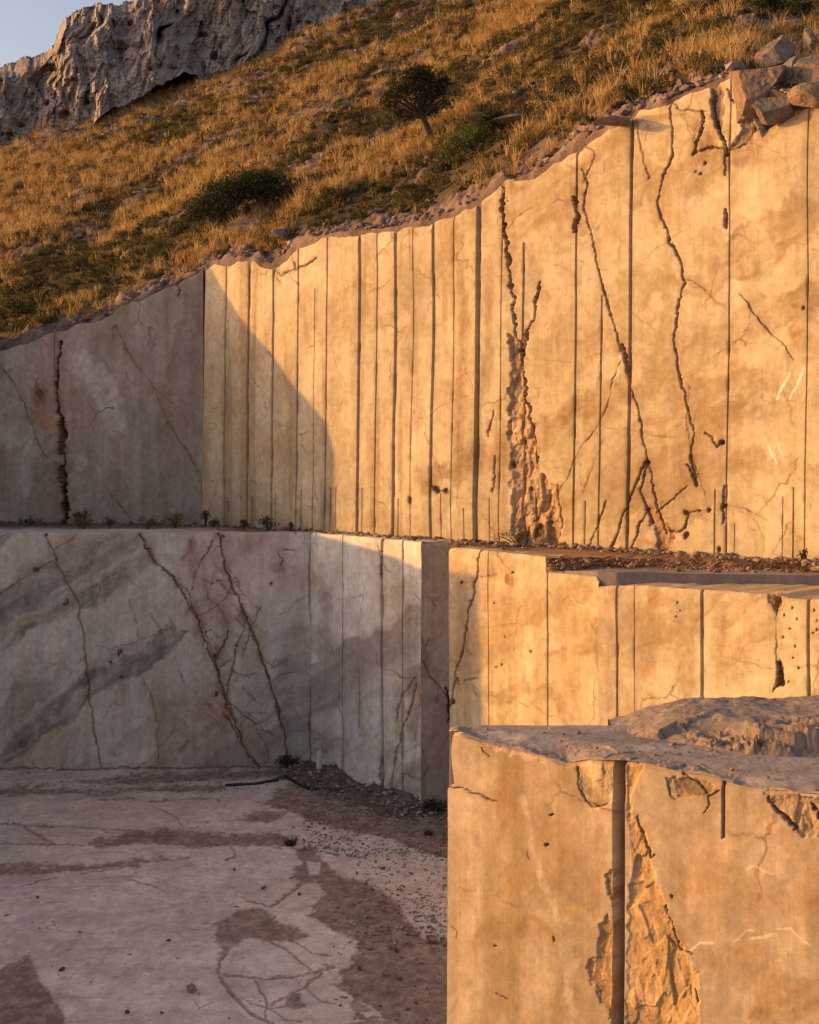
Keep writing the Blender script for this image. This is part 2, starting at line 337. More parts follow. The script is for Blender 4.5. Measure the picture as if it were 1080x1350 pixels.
    for k, sd_ in enumerate(side):
        if sd_:
            dist = np.linspace(0, sd_, 14); j = 0 if k == 0 else -1
            A = np.stack([Wx[:, j][:, None] - n[0] * dist[None, :], Wy[:, j][:, None] - n[1] * dist[None, :],
                          np.broadcast_to(Z[:, j][:, None], (nr, len(dist)))], -1)
            addgrid(A, np.array(base))
    V = np.concatenate(Vs); loc = (float(V[:, 0].mean()), float(V[:, 1].mean()), float(zb))
    o = npmesh(name, V, np.concatenate(Fs), mat or M_marble, np.concatenate(Cs), parent=parent, loc=loc)
    if label: tag(o, label, cat)
    return o

Z0, Z1 = -7.90, -1.94          # quarry floor, first bench
GOLD = (.55, .435, .30); TAN = (.31, .20, .105); OCH = (.38, .225, .085)
GREY = (.30, .265, .235); PINK = (.46, .33, .26)
def z5(l): return [(x / 2.571, 680 + y / 2.571) for x, y in l]
def z7(l): return [(x / 1.8, 1000 + y / 1.8) for x, y in l]

# ---- upper wall in the sun
UP0 = (-5.87, 34.5); UP1 = (7.39, 21.9)
VP0 = (-5.87, 34.5); VP1 = (-14.0, 35.4)
U_top = [(268, 350), (278, 345), (300, 343), (320, 339), (335, 340), (350, 348), (360, 347), (372, 338), (392, 320), (410, 316), (430, 309), (470, 305), (520, 300), (570, 290), (630, 264),
         (655, 243), (662, 238), (680, 236), (700, 228), (740, 205), (765, 188), (800, 166), (830, 150), (880, 131), (885, 128), (935, 110), (965, 97), (978, 100), (984, 118), (988, 150),
         (1000, 172), (1010, 166), (1030, 150), (1060, 134), (1080, 126), (1150, 95), (1300, 40), (1500, -40)]
ug = [(295, 1.0, .10), (325, 1.4, .12), (357, 1.4, .12), (390, 1.0, .1), (428, .9, .1), (471, 2.0, .16), (494, .9, .08), (518, 2.0, .15), (541, .6, .05), (568, 2.0, .16),
      (595, .7, .06), (627, 3.6, .22), (658, .7, .06), (687, 1.5, .13, 320), (756, 1.5, .13), (790, 1.2, .1, 390), (828, 2.3, .17), (957, 1.1, .1), (1060, .9, .08),
      (412, .5, .04, 380), (443, .5, .04, 640), (300, .5, .05, 660), (332, .8, .1, 655), (363, .6, .07, 650), (397, .7, .09, 645), (436, .7, .08, 643), (477.5, .6, .07, 643), (525, .7, .08, 657),
      (582, .6, .07, 650), (612, .7, .08, 670), (646, .7, .08, 656), (703, .8, .1, 650), (772, .6, .06, 660), (942, 1.0, .12, 645), (1045, 1.1, .12, 643), (1031, .6, .07, 655), (968, .6, .06, 690), (1085, .8, .1)]
ucr = [([(663, 240), (662, 290), (670, 340), (676, 390), (680, 430), (686, 470), (692, 520), (700, 560), (708, 610)], 3.2, .14, 4),
       ([(715, 372), (706, 405), (698, 435), (688, 460)], 3.2, .10, 4),
       ([(768, 222), (776, 243), (770, 275), (783, 318), (790, 360), (803, 405), (815, 445), (825, 480), (840, 530), (848, 575), (856, 612), (866, 665), (876, 705)], 1.3, .09),
       ([(758, 262), (760, 285), (756, 305)], 5, .12, 4), ([(752, 268), (736, 262), (728, 268)], .8, .04),
       ([(884, 128), (885, 150), (888, 180), (886, 205), (875, 230), (869, 265), (873, 290), (882, 315), (897, 345), (902, 372), (895, 405), (889, 440), (892, 478), (903, 520), (914, 570), (910, 610), (918, 640)], 1.5, .10),
       ([(838, 150), (844, 190), (850, 212), (855, 238)], 1.2, .05), ([(848, 190), (858, 165)], .6, .03), ([(772, 190), (785, 205), (770, 240)], 1, .05),
       ([(888, 134), (897, 144), (915, 147), (930, 148)], 1.1, .06), ([(923, 146), (927, 165), (921, 185), (917, 203)], 2.6, .12, 3), ([(917, 203), (930, 196), (950, 194), (958, 197), (975, 196), (990, 182), (1000, 170)], 1.7, .1, 3),
       ([(941, 108), (938, 140), (946, 165), (955, 190), (959, 205)], 3.4, .14, 3), ([(958, 118), (966, 134), (985, 138), (1000, 145)], 1.8, .1), ([(958, 195), (958, 230)], 1.6, .09), ([(957, 275), (958, 300)], 2.6, .12),
       ([(975, 388), (997, 418), (1012, 438), (1030, 452), (1045, 472)], 1.1, .06), ([(900, 365), (930, 385), (955, 405)], .6, .03),
       ([(735, 655), (752, 618), (772, 586), (787, 562), (800, 535), (808, 500), (818, 478)], .9, .05),
       ([(822, 455), (828, 480), (832, 490)], 3.4, .12), ([(852, 610), (838, 645), (822, 680), (812, 710), (800, 735)], 1.7, .09), ([(858, 672), (845, 690), (838, 715), (828, 738)], 1.6, .09),
       ([(866, 676), (884, 662), (897, 648), (905, 640)], 1.3, .07), ([(882, 702), (898, 700), (908, 678), (922, 674)], 1.7, .09), ([(855, 608), (846, 645), (862, 690)], 1.4, .08),
       ([(905, 610), (918, 640), (912, 600)], 1.6, .08), ([(928, 570), (938, 576), (946, 588), (955, 582)], 1.8, .08), ([(955, 640), (953, 690)], 1.5, .07), ([(960, 668), (985, 671), (1008, 686)], .8, .04),
       ([(770, 735), (790, 690), (800, 660)], 1.2, .06), ([(650, 540), (645, 575)], 1.3, .06), ([(653, 600), (650, 650)], 1.4, .07), ([(735, 640), (740, 690), (732, 715)], 1.3, .06), ([(795, 580), (780, 620), (770, 650)], .6, .03),
       ([(358, 352), (372, 362), (390, 352)], 1.0, .06), ([(388, 345), (390, 356), (404, 350), (416, 343)], 1.3, .07), ([(366, 345), (362, 362), (370, 372)], .8, .04),
       ([(910, 510), (905, 560), (912, 600), (925, 640), (930, 660)], .7, .04), ([(1040, 738), (1015, 730), (1035, 700), (1050, 670)], .6, .02), ([(668, 300), (680, 285), (700, 275)], .5, .02), ([(570, 640), (578, 650), (592, 645)], 2, .06)]
ust = [('line', [(560, 640), (700, 575), (760, 545), (850, 510), (940, 455), (1000, 420), (1110, 395)], 26, TAN, .75), ('line', [(740, 660), (830, 600), (900, 565), (980, 540), (1100, 520)], 16, TAN, .5),
       ('line', [(860, 245), (920, 235), (985, 205)], 26, TAN, .6), ('line', [(660, 320), (720, 290), (760, 250)], 18, TAN, .4), ('line', [(480, 330), (470, 480), (465, 600)], 12, TAN, .45),
       ('line', [(540, 300), (548, 420), (540, 560)], 16, TAN, .35), ('line', [(600, 300), (612, 420), (606, 640)], 10, TAN, .5), ('line', [(430, 400), (440, 560), (436, 690)], 14, TAN, .35), ('line', [(640, 280), (645, 400), (640, 560)], 10, TAN, .4),
       ('poly', [(268, 668), (440, 676), (650, 690), (720, 712), (830, 730), (830, 760), (268, 740)], 2, (.47, .34, .21), .38), ('line', [(900, 620), (1000, 600), (1100, 640)], 20, TAN, .4), ('line', [(700, 330), (730, 420), (725, 500)], 12, TAN, .35),
       ('line', [(700, 640), (640, 620), (560, 640)], 14, TAN, .4), ('line', [(930, 500), (955, 490), (975, 475)], 14, OCH, .6), ('line', [(1050, 440), (1080, 455), (1110, 450)], 15, OCH, .6),
       ('line', [(990, 250), (1010, 330), (1005, 380)], 14, (.68, .57, .42), .5), ('line', [(870, 400), (840, 460), (780, 500)], 16, (.68, .57, .42), .45), ('line', [(590, 640), (597, 665), (592, 690)], 10, (.70, .6, .45), .6)]
for a in range(9):
    ust.append(('thin', [(1024 + a * 4, 525 - (a % 4) * 9), (1029 + a * 4.2, 508 - (a % 4) * 9)], .8, (.88, .84, .74), .75))
for a in range(5):
    ust.append(('thin', [(1011 + a * 4, 575 + (a % 3) * 9), (1016 + a * 4, 592 + (a % 3) * 9)], .6, (.85, .8, .7), .6))
usp = [([(668, 442), (690, 448), (696, 520), (705, 570), (712, 625), (730, 640), (738, 725), (680, 725), (674, 640), (670, 560), (674, 500)], .42, (.40, .26, .16)),
       ([(857, 672), (878, 680), (886, 705), (884, 740), (862, 742), (868, 710)], .24, (.36, .21, .12)),
       ([(742, 640), (728, 700), (752, 728), (724, 730), (706, 660)], .15, (.36, .22, .13)), ([(938, 112), (950, 104), (955, 150), (950, 175), (938, 155)], .25, (.28, .18, .14)),
       ([(984, 140), (998, 168), (982, 190), (964, 196), (982, 160)], .3, (.22, .15, .12)), ([(895, 145), (925, 150), (950, 196), (918, 203), (912, 170)], .03, (.5, .36, .22))]
uho = [(576, 645, 4, 6), (589, 648, 5, 4), (541, 660, 3, 7), (952, 584, 5, 5), (955, 668, 5, 5), (935, 672, 3.5, 4), (905, 677, 4, 4), (905, 706, 4, 6), (675, 613, 3.5, 6), (855, 610, 4, 5), (956, 290, 3, 5), (930, 215, 3, 3), (917, 226, 2.5, 2), (925, 230, 2.5, 2), (697, 645, 3, 4), (708, 700, 8, 14), (948, 725, 3, 5), (1059, 405, 2, 3)]
wall('quarry_wall', UP0, UP1, 268, 1480, -2.6, U_top, GOLD, grooves=ug, cracks=ucr, stains=ust, spalls=usp, holes=uho, lean=.012, side=(0, 3), seed=3, chip=.05, chipz=.16, cap=1.0,
     label='tall sunlit upper marble wall with close rows of vertical saw grooves, rising to the grassy slope')

# ---- upper wall in shade
V_top = [(-250, 560), (-90, 500), (0, 462), (40, 447), (75, 436), (110, 425), (148, 414), (160, 402), (200, 386), (235, 370), (262, 357), (268, 352)]
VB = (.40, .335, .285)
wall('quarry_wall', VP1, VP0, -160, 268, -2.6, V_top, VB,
     grooves=[(72, .5, .03, 430, 520)],
     cracks=[([(80, 448), (76, 480), (74, 510), (78, 540), (82, 580), (84, 620), (83, 650), (88, 690)], 3.2, .22, 3), ([(76, 538), (81, 560), (80, 596)], 7.5, .25, 3), ([(80, 618), (85, 650), (89, 684)], 6.5, .25, 3), ([(0, 482), (18, 505), (35, 540), (45, 575), (60, 603), (76, 612)], .9, .04),
             ([(152, 430), (165, 458), (188, 490), (205, 515), (215, 540), (232, 575), (250, 600), (262, 622)], .9, .05), ([(142, 650), (158, 668), (170, 682)], .8, .05), ([(125, 548), (140, 537), (150, 536)], .9, .04), ([(232, 374), (238, 384), (235, 390)], 1.6, .06), ([(150, 430), (148, 450)], .8, .03)],
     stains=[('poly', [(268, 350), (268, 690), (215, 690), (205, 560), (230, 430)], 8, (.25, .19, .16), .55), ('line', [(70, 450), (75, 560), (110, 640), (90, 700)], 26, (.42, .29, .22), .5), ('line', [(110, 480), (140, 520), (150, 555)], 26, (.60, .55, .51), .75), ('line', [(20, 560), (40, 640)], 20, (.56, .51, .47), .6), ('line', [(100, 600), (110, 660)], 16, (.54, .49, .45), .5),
             ('line', [(50, 510), (52, 530)], 12, (.30, .13, .07), .8), ('line', [(50, 545), (70, 565)], 14, (.42, .22, .14), .6), ('line', [(130, 560), (160, 600), (145, 650)], 20, (.38, .26, .18), .5), ('line', [(235, 430), (220, 520), (230, 620)], 12, (.30, .2, .13), .5),
             ('line', [(0, 520), (40, 600), (20, 680)], 28, (.48, .42, .37), .45), ('line', [(180, 420), (190, 520), (200, 640)], 18, (.36, .31, .29), .5), ('line', [(158, 500), (162, 520)], 7, (.42, .2, .12), .6)],
     holes=[(52, 520, 6, 8)], seed=13, chip=.05, cap=1.0, streak=.22, label='shaded grey upper quarry wall at the far left, with a dark open fissure and a rusty spot')

# ---- lower left wall
W1P0 = (-14, 30.4); W1P1 = (-2.47, 30.4)
WB = (.59, .52, .48)
wall('quarry_wall', W1P0, W1P1, -140, 410.3, Z0 - .1, None, WB, flat_top=Z1, seed=23, chip=.012, chipz=.05, cap=.5, streak=.07,
     cracks=[([(182, 702), (196, 728), (212, 750), (232, 768), (246, 788), (258, 812), (268, 840), (278, 862), (288, 890), (300, 930), (314, 965), (328, 995), (340, 1014)], 1.7, .09, 3),
             ([(186, 702), (205, 738), (228, 762), (250, 782), (264, 818), (284, 868), (296, 908), (310, 950)], .8, .05, 3),
             ([(289, 704), (292, 728), (300, 755), (316, 790), (330, 830), (342, 862), (355, 900), (368, 935), (376, 965), (378, 998)], 1.7, .1, 2.5),
             ([(58, 706), (72, 730), (74, 745), (90, 772), (104, 790), (108, 830), (113, 865), (116, 900), (122, 945), (128, 985), (132, 1012)], 1.1, .06, 2.5), ([(73, 738), (48, 753), (20, 768), (0, 785)], .9, .05), ([(74, 725), (90, 715), (102, 705)], .5, .03),
             ([(300, 830), (294, 850), (284, 872), (290, 890)], 1.9, .06, 3), ([(326, 812), (318, 835), (310, 855), (306, 885), (300, 915)], 1.2, .05, 2.5), ([(262, 812), (282, 800), (298, 786), (310, 760)], .9, .04), ([(252, 778), (258, 752), (268, 735), (280, 712)], 1.2, .04, 3), ([(312, 815), (324, 832)], .9, .04),
             ([(285, 905), (305, 928), (325, 945), (345, 960), (368, 972)], .8, .04), ([(300, 945), (306, 958), (313, 972)], 1.8, .06), ([(256, 800), (262, 822)], 1.4, .05), ([(296, 765), (280, 768), (262, 760)], .5, .03), ([(305, 780), (286, 765)], .5, .03), ([(330, 840), (352, 875), (350, 870)], .6, .03),
             ([(187, 890), (200, 920), (207, 955), (208, 1005)], .5, .03), ([(172, 790), (178, 812), (182, 840)], .35, .02), ([(365, 730), (372, 740), (370, 748)], 1.3, .05), ([(374, 722), (388, 725)], 1.4, .05), ([(278, 835), (296, 880)], .6, .03), ([(346, 800), (330, 830), (318, 870)], .5, .03),
             ([(318, 905), (340, 925)], .5, .02), ([(262, 835), (276, 828), (288, 838), (300, 830)], .8, .04), ([(298, 786), (312, 800), (322, 814)], .7, .03), ([(270, 770), (278, 790), (290, 800), (302, 822)], .8, .04), ([(282, 742), (296, 758), (312, 762)], .6, .03),
             ([(292, 880), (302, 872), (312, 858)], .8, .04), ([(306, 885), (322, 892), (336, 888)], .6, .03), ([(318, 955), (330, 940), (350, 938)], .6, .03), ([(240, 740), (250, 725), (252, 712)], .6, .03), ([(355, 900), (372, 888), (392, 886)], .6, .03), ([(340, 960), (352, 985), (356, 1008)], .7, .03), ([(380, 870), (362, 880), (350, 872)], .5, .02), ([(250, 975), (238, 990)], .6, .02), ([(0, 1013), (200, 1013), (410, 1012)], 1.0, .05)],
     stains=[('poly', z5([(0, 750), (100, 680), (200, 600), (270, 550), (300, 530), (400, 500), (470, 460), (530, 400), (590, 345), (600, 385), (650, 380), (610, 425), (560, 480), (520, 505), (480, 545), (400, 560), (330, 600), (270, 660), (200, 720), (150, 745), (100, 800), (0, 850)]), 6, (.17, .147, .135), .95),
             ('poly', z5([(0, 310), (130, 240), (200, 220), (250, 200), (300, 110), (400, 60), (480, 50), (520, 150), (430, 220), (330, 310), (270, 310), (200, 350), (100, 410), (0, 480)]), 7, (.20, .172, .155), .9),
             ('line', z5([(0, 430), (90, 360), (220, 330)]), 9, (.50, .37, .23), .6), ('line', z5([(30, 860), (110, 790), (200, 730)]), 8, (.48, .37, .26), .55), ('poly', z5([(0, 60), (60, 60), (20, 110), (0, 120)]), 4, (.3, .26, .22), .6),
             ('poly', z5([(600, 50), (980, 50), (860, 130), (780, 190), (700, 230), (640, 110)]), 10, (.46, .31, .25), .6), ('poly', z5([(520, 620), (650, 560), (760, 600), (830, 720), (860, 870), (520, 870)]), 12, (.40, .27, .21), .65),
             ('poly', z5([(810, 560), (900, 520), (1050, 500), (1050, 640), (900, 620), (840, 640)]), 9, (.31, .275, .26), .55), ('line', z5([(820, 340), (900, 430), (980, 410), (1050, 370)]), 9, (.36, .27, .2), .6), ('poly', z5([(560, 130), (650, 130), (760, 230), (800, 340), (760, 460), (690, 480), (640, 300), (560, 200)]), 9, (.40, .30, .25), .55),
             ('line', z5([(940, 120), (940, 180)]), 13, (.42, .25, .17), .55), ('line', z5([(640, 100), (660, 200)]), 9, (.42, .22, .15), .55), ('line', z5([(860, 740), (900, 860)]), 11, (.36, .2, .14), .5), ('line', z5([(850, 690), (860, 700)]), 8, (.36, .22, .12), .6), ('line', z5([(380, 800), (460, 740), (520, 690)]), 7, (.38, .31, .25), .5),
             ('line', z5([(560, 140), (640, 160)]), 8, (.34, .3, .27), .5), ('line', z5([(930, 600), (1040, 600)]), 10, (.24, .22, .21), .5), ('poly', z5([(960, 400), (1060, 360), (1060, 720), (980, 760), (930, 620)]), 7, (.30, .26, .24), .5), ('thin', [(409.3, 700), (409.3, 1015)], 1.1, (.12, .09, .07), .8), ('thin', z5([(140, 400), (140, 640)]), 3, (.4, .34, .3), .35), ('thin', z5([(466, 230), (466, 480)]), 4, (.44, .37, .33), .4)],
     holes=[(48, 752, 5, 3), (88, 793, 3, 5), (85, 797, 2, 3), (156, 862, 2, 5), (160, 860, 2, 3), (145, 874, 2.5, 2), (159, 893, 4, 2.5), (357, 770, 2.5, 3), (284, 865, 3, 5), (285, 915, 3, 4), (294, 708, 3, 3), (312, 851, 3, 2), (60, 706, 4, 2)],
     label='broad shaded lower wall of white marble with diagonal grey bands and branching brown cracks')

# ---- receding lower wall with its end face
W2P0 = (-2.47, 30.4); W2P1 = (.25, 27.05)
lean2 = wall('quarry_wall', W2P0, W2P1, 410, 555.3, Z0 - .1, None, (.72, .66, .60), flat_top=Z1, seed=33, chip=.012, chipz=.05, cap=.8, du=.8, rowstep=.022,
     grooves=[(452, .7, .05), (504, 1.9, .13), (531, .9, .06), (474, .6, .05, 880, 960)],
     cracks=[([(551, 900), (543, 925), (533, 955), (524, 990), (516, 1040)], 1.3, .08, 2.5), ([(549, 890), (540, 905), (528, 920), (524, 950)], 1.0, .06, 3), ([(533, 1020), (543, 1024), (555, 1028)], .6, .03), ([(505, 1000), (500, 1020), (506, 1050)], 2.2, .08), ([(500, 720), (504, 760)], 1, .04), ([(555, 890), (548, 1000)], .5, .02)],
     stains=[('line', [(410, 850), (440, 870), (480, 880), (555, 850)], 22, (.34, .30, .27), .55), ('line', [(415, 760), (430, 800), (425, 860)], 14, (.38, .32, .28), .5), ('line', [(452, 880), (452, 1020)], 5, (.46, .34, .24), .5), ('line', [(474, 860), (474, 1000)], 7, (.42, .32, .25), .5), ('line', [(540, 880), (545, 960)], 10, (.42, .3, .22), .5),
             ('line', [(505, 980), (512, 1000)], 10, (.45, .29, .17), .5)], label='narrow pale wall receding from the banded wall, with a wide saw groove near its corner')
wall('quarry_wall', (.25, 27.05), (1.6, 27.15), 555, 603, Z0 - .1, None, (.46, .375, .32), flat_top=Z1 - .02, seed=43, chip=.015, chipz=.06, cap=1.5, du=.9, rowstep=.022,
     cracks=[([(556, 870), (568, 890), (580, 905), (590, 920), (594, 930)], 1.1, .06, 2.5), ([(588, 905), (592, 930), (590, 950)], 3.2, .1, 3), ([(557, 840), (564, 852), (570, 842)], .8, .04), ([(577, 905), (577, 925)], .8, .04), ([(556, 1028), (566, 1010)], .6, .03)],
     stains=[('line', [(560, 860), (575, 885)], 11, (.36, .2, .13), .65), ('line', [(558, 740), (580, 800), (570, 1000)], 10, (.38, .31, .27), .5)],
     label='narrow dark end face of the lower bench, between two pale walls, stained reddish halfway up')

# ---- sunlit middle wall
BP0 = (.83, 25.4); BP1 = (3.42, 21.93); CP1 = (6.4, 18.9)
b_top = [(592, 724), (600, 722), (690, 731), (695, 732), (719, 734), (720, 755), (785, 760), (790, 768), (796, 772)]
wall('quarry_wall', BP0, BP1, 592, 789.6, Z0 - .1, b_top, (.58, .46, .315), seed=53, chip=.012, chipz=.05, cap=.5, du=.8, streak=.1, side=(2.0, 0), rowstep=.020,
     grooves=[(644, .7, .06), (722, 1.1, .09)],
     cracks=[([(632, 724), (629, 755), (626, 785), (618, 815), (612, 850), (604, 878), (597, 905), (592, 930)], 1.4, .08, 2.5), ([(614, 852), (618, 862), (622, 863)], .8, .05), ([(600, 893), (606, 902), (614, 896), (630, 894)], .9, .05), ([(654, 726), (662, 740), (668, 750)], .8, .04), ([(620, 765), (632, 758), (655, 757)], .6, .03)],
     stains=[('line', [(650, 920), (690, 905), (740, 925), (752, 950)], 13, TAN, .5), ('line', [(705, 800), (745, 815), (790, 820)], 16, OCH, .40), ('line', [(790, 820), (800, 900), (815, 960)], 13, TAN, .45), ('line', [(708, 760), (707, 860), (710, 960)], 7, OCH, .35), ('line', [(640, 840), (680, 820), (690, 790)], 14, (.52, .36, .18), .45),
             ('line', [(746, 830), (760, 860), (740, 900)], 14, (.54, .38, .2), .4), ('line', [(696, 830), (698, 900)], 9, (.72, .62, .48), .5), ('line', [(640, 770), (640, 960)], 4, OCH, .35), ('line', [(600, 800), (625, 795)], 8, (.42, .35, .3), .4)],
     spalls=[([(664, 757), (671, 760), (680, 756), (682, 764), (673, 776), (671, 775), (664, 766)], .06, (.42, .25, .12))],
     holes=[(595, 925, 4, 5), (603, 895, 2.5, 3), (610, 768, 2.5, 3), (698, 858, 1.5, 2), (652, 795, 1.5, 1.5), (655, 880, 1.5, 1.5), (662, 875, 1.3, 1.3), (666, 840, 1.2, 2), (675, 755, 2, 1.2)],
     label='middle bench wall in sun, thinly grooved, its left end shaded around a long slanting crack')
c_top = [(790, 773), (850, 772), (925, 777), (1000, 783), (1025, 784), (1040, 789), (1080, 791), (1300, 812), (1420, 822)]
wall('quarry_wall', BP1, CP1, 789.2, 1400, Z0 - .1, c_top, (.58, .46, .315), seed=63, side=(0, 3), chip=.012, chipz=.05, cap=2.1, du=.9, streak=.2, rowstep=.020,
     grooves=[(814, 1.5, .11), (926, 2.3, .14), (1066, 2.3, .15), (837, .5, .02)],
     cracks=[([(1026, 785), (1024, 840), (1026, 900)], .8, .04)],
     spalls=[([(1010, 782), (1030, 784), (1030, 800), (1027, 811), (1020, 803), (1012, 795)], .35, (.25, .13, .06), 2), ([(1021, 872), (1030, 869), (1034, 885), (1031, 905), (1018, 915), (1026, 895)], .35, (.12, .06, .035), 2)],
     stains=[('line', [(865, 780), (862, 850), (850, 950)], 15, OCH, .5), ('line', [(990, 780), (985, 850), (980, 910)], 10, OCH, .35), ('line', [(1040, 800), (1045, 900)], 9, (.5, .34, .17), .45), ('line', [(830, 890), (900, 930), (1000, 900)], 16, (.7, .58, .43), .4),
             ('line', [(798, 860), (803, 930)], 8, OCH, .45), ('line', [(1075, 800), (1080, 900)], 10, OCH, .5), ('line', [(908, 800), (905, 920)], 8, (.54, .4, .24), .4), ('line', [(955, 790), (950, 900)], 10, (.52, .37, .2), .3)],
     holes=[(1040 + dx, 790 + dy, 1.3, 1.8) for dx, dy in ((5, 12), (12, 25), (3, 40), (9, 62), (-8, 50), (14, 90), (0, 110), (34, 15), (37, 40), (32, 44), (-6, 22), (6, 78), (38, 28))] + [(895, 796, 1.2, 1.8), (893, 812, 1.2, 1.5), (890, 818, 1, 1), (898, 806, 1, 1)],
     label='middle bench wall at the right edge, lit golden, with two broad cut slots and a crumbling dark seam')

# ------------------------------------------------------------------ foreground block
FZ = -2.74
FP0 = (.43, 12.0); FP1 = (3.33, 9.85)
f_top = [(590, 966), (600, 965), (625, 976), (660, 984), (700, 994), (745, 1007), (775, 1002), (800, 1003), (830, 1004), (860, 1009), (900, 1018), (950, 1030), (1000, 1040), (1080, 1048), (1300, 1093), (1500, 1128)]
def zf(v, u): 
    x, y, t = ray_line(u, FP0, FP1); return float(zpix(v, y))
lp = [(zf(1400, 590), -.0), (zf(1037, 590), -.0), (zf(1034, 590), .085), (zf(1005, 590), .055), (zf(985, 590), .05), (zf(966, 590), .075)]
block = bpy.data.objects.new('marble_block', None); col.objects.link(block); block.location = (0, 0, 0)
tag(block, 'huge sunlit marble block in the right foreground, split by a deep vertical slot', 'marble block')
def zz(l): return [(580 + x / 2.16, 900 + y / 2.16) for x, y in l]
wall('block_face', FP0, FP1, 589.5, 1500, Z0, f_top, (.50, .365, .245), parent=block, seed=73, chip=.012, chipz=.05, cap=0, du=1.0, rows=640, leftprof=lp, side=(.33, 3.2), streak=.25,
     grooves=[(815, 8.5, .34), (953, 2.8, .09, 1000, 1106)],
     cracks=[(zz([(20, 300), (60, 302), (100, 315), (160, 335)]), 1.4, .05, 2), (zz([(35, 695), (52, 705), (48, 725)]), .9, .02), (zz([(115, 185), (140, 215)]), 1.2, .03), (zz([(935, 335), (965, 370), (1010, 415)]), 3, .05, 3), (zz([(690, 260), (740, 290), (770, 320), (800, 310)]), 2, .04, 3), (zz([(770, 320), (765, 350), (750, 370)]), 1.2, .03),
             (zz([(395, 240), (390, 290), (410, 330), (430, 350), (475, 345)]), 1.3, .03, 2), (zz([(640, 270), (655, 325), (665, 335)]), 1.2, .03), (zz([(1055, 345), (1075, 385)]), 3, .05), (zz([(560, 380), (600, 500), (610, 490)]), 1.6, .04), (zz([(640, 640), (660, 700), (680, 765), (720, 770)]), 1.6, .05, 3), (zz([(250, 480), (256, 500)]), .9, .02), (zz([(725, 875), (733, 910)]), 1.5, .04), (zz([(165, 880), (195, 900)]), 1.2, .03)],
     spalls=[(zz([(530, 220), (575, 240), (540, 330), (545, 380), (585, 420), (600, 520), (640, 640), (690, 770), (735, 830), (745, 1000), (530, 1000), (535, 700), (545, 480), (525, 330)]), .10, (.48, .285, .12), 1.6),
             (zz([(420, 790), (450, 780), (455, 690), (478, 660), (490, 700), (492, 960), (460, 900), (430, 850)]), .09, (.37, .21, .095), 2), (zz([(470, 540), (490, 530), (490, 640), (478, 620)]), .06, (.36, .21, .1), 2.5),
             (zz([(390, 225), (490, 215), (488, 345), (440, 350), (405, 320)]), .05, (.50, .34, .19), 1.4), (zz([(640, 265), (720, 275), (780, 300), (760, 325), (690, 330), (655, 325)]), .05, (.48, .33, .2), 2), (zz([(920, 310), (1000, 310), (1085, 330), (1085, 440), (1040, 435), (990, 400)]), .09, (.48, .32, .19), 1.8),
             (zz([(60, 150), (200, 180), (260, 210), (300, 225), (250, 222), (150, 190)]), .04, (.46, .32, .2), 2)],
     stains=[('line', zz([(200, 250), (210, 420), (230, 700), (200, 900)]), 22, (.40, .24, .10), .5), ('line', zz([(300, 400), (280, 520), (330, 620)]), 26, (.38, .23, .10), .5), ('line', zz([(130, 500), (150, 760), (140, 960)]), 16, (.40, .25, .12), .45), ('line', zz([(330, 620), (380, 800), (360, 960)]), 14, (.62, .48, .32), .4),
             ('line', zz([(350, 260), (350, 480)]), 10, (.42, .25, .11), .45), ('line', zz([(80, 340), (90, 600), (60, 950)]), 12, (.64, .49, .33), .5), ('line', zz([(240, 330), (260, 480), (330, 640), (380, 940)]), 6, (.66, .52, .36), .5), ('line', zz([(150, 700), (260, 690), (310, 720)]), 22, (.36, .22, .1), .45),
             ('line', zz([(700, 560), (820, 560), (920, 640), (1090, 640)]), 34, (.40, .25, .13), .55), ('line', zz([(850, 780), (950, 900), (1090, 900)]), 40, (.36, .20, .08), .6), ('line', zz([(1000, 520), (1090, 700)]), 22, (.35, .20, .09), .5), ('line', zz([(760, 820), (800, 960)]), 16, (.6, .45, .3), .45),
             ('line', zz([(620, 420), (700, 700), (740, 860)]), 14, (.36, .27, .19), .35), ('thin', zz([(715, 760), (740, 740), (775, 742)]), 1.6, (.78, .66, .48), .7), ('thin', zz([(835, 735), (870, 705), (890, 712)]), 1.2, (.78, .62, .42), .6), ('thin', zz([(880, 730), (920, 728), (955, 718)]), 2, (.78, .64, .45), .65),
             ('thin', zz([(960, 705), (1000, 705), (1050, 750)]), 1.2, (.75, .6, .42), .6), ('thin', zz([(870, 530), (900, 518), (945, 548)]), 1.4, (.74, .58, .4), .5), ('line', zz([(380, 650), (390, 640)]), 12, (.58, .34, .1), .5), ('line', zz([(930, 560), (950, 575)]), 10, (.3, .24, .2), .5)],
     holes=[(580 + 660 / 2.16, 900 + 610 / 2.16, 2, 3.2), (580 + 305 / 2.16, 900 + 462 / 2.16, 2, 3), (580 + 160 / 2.16, 900 + 748 / 2.16, 2.5, 1.6), (580 + 325 / 2.16, 900 + 730 / 2.16, 1.5, 4), (580 + 318 / 2.16, 900 + 375 / 2.16, 3.5, 1.6)])
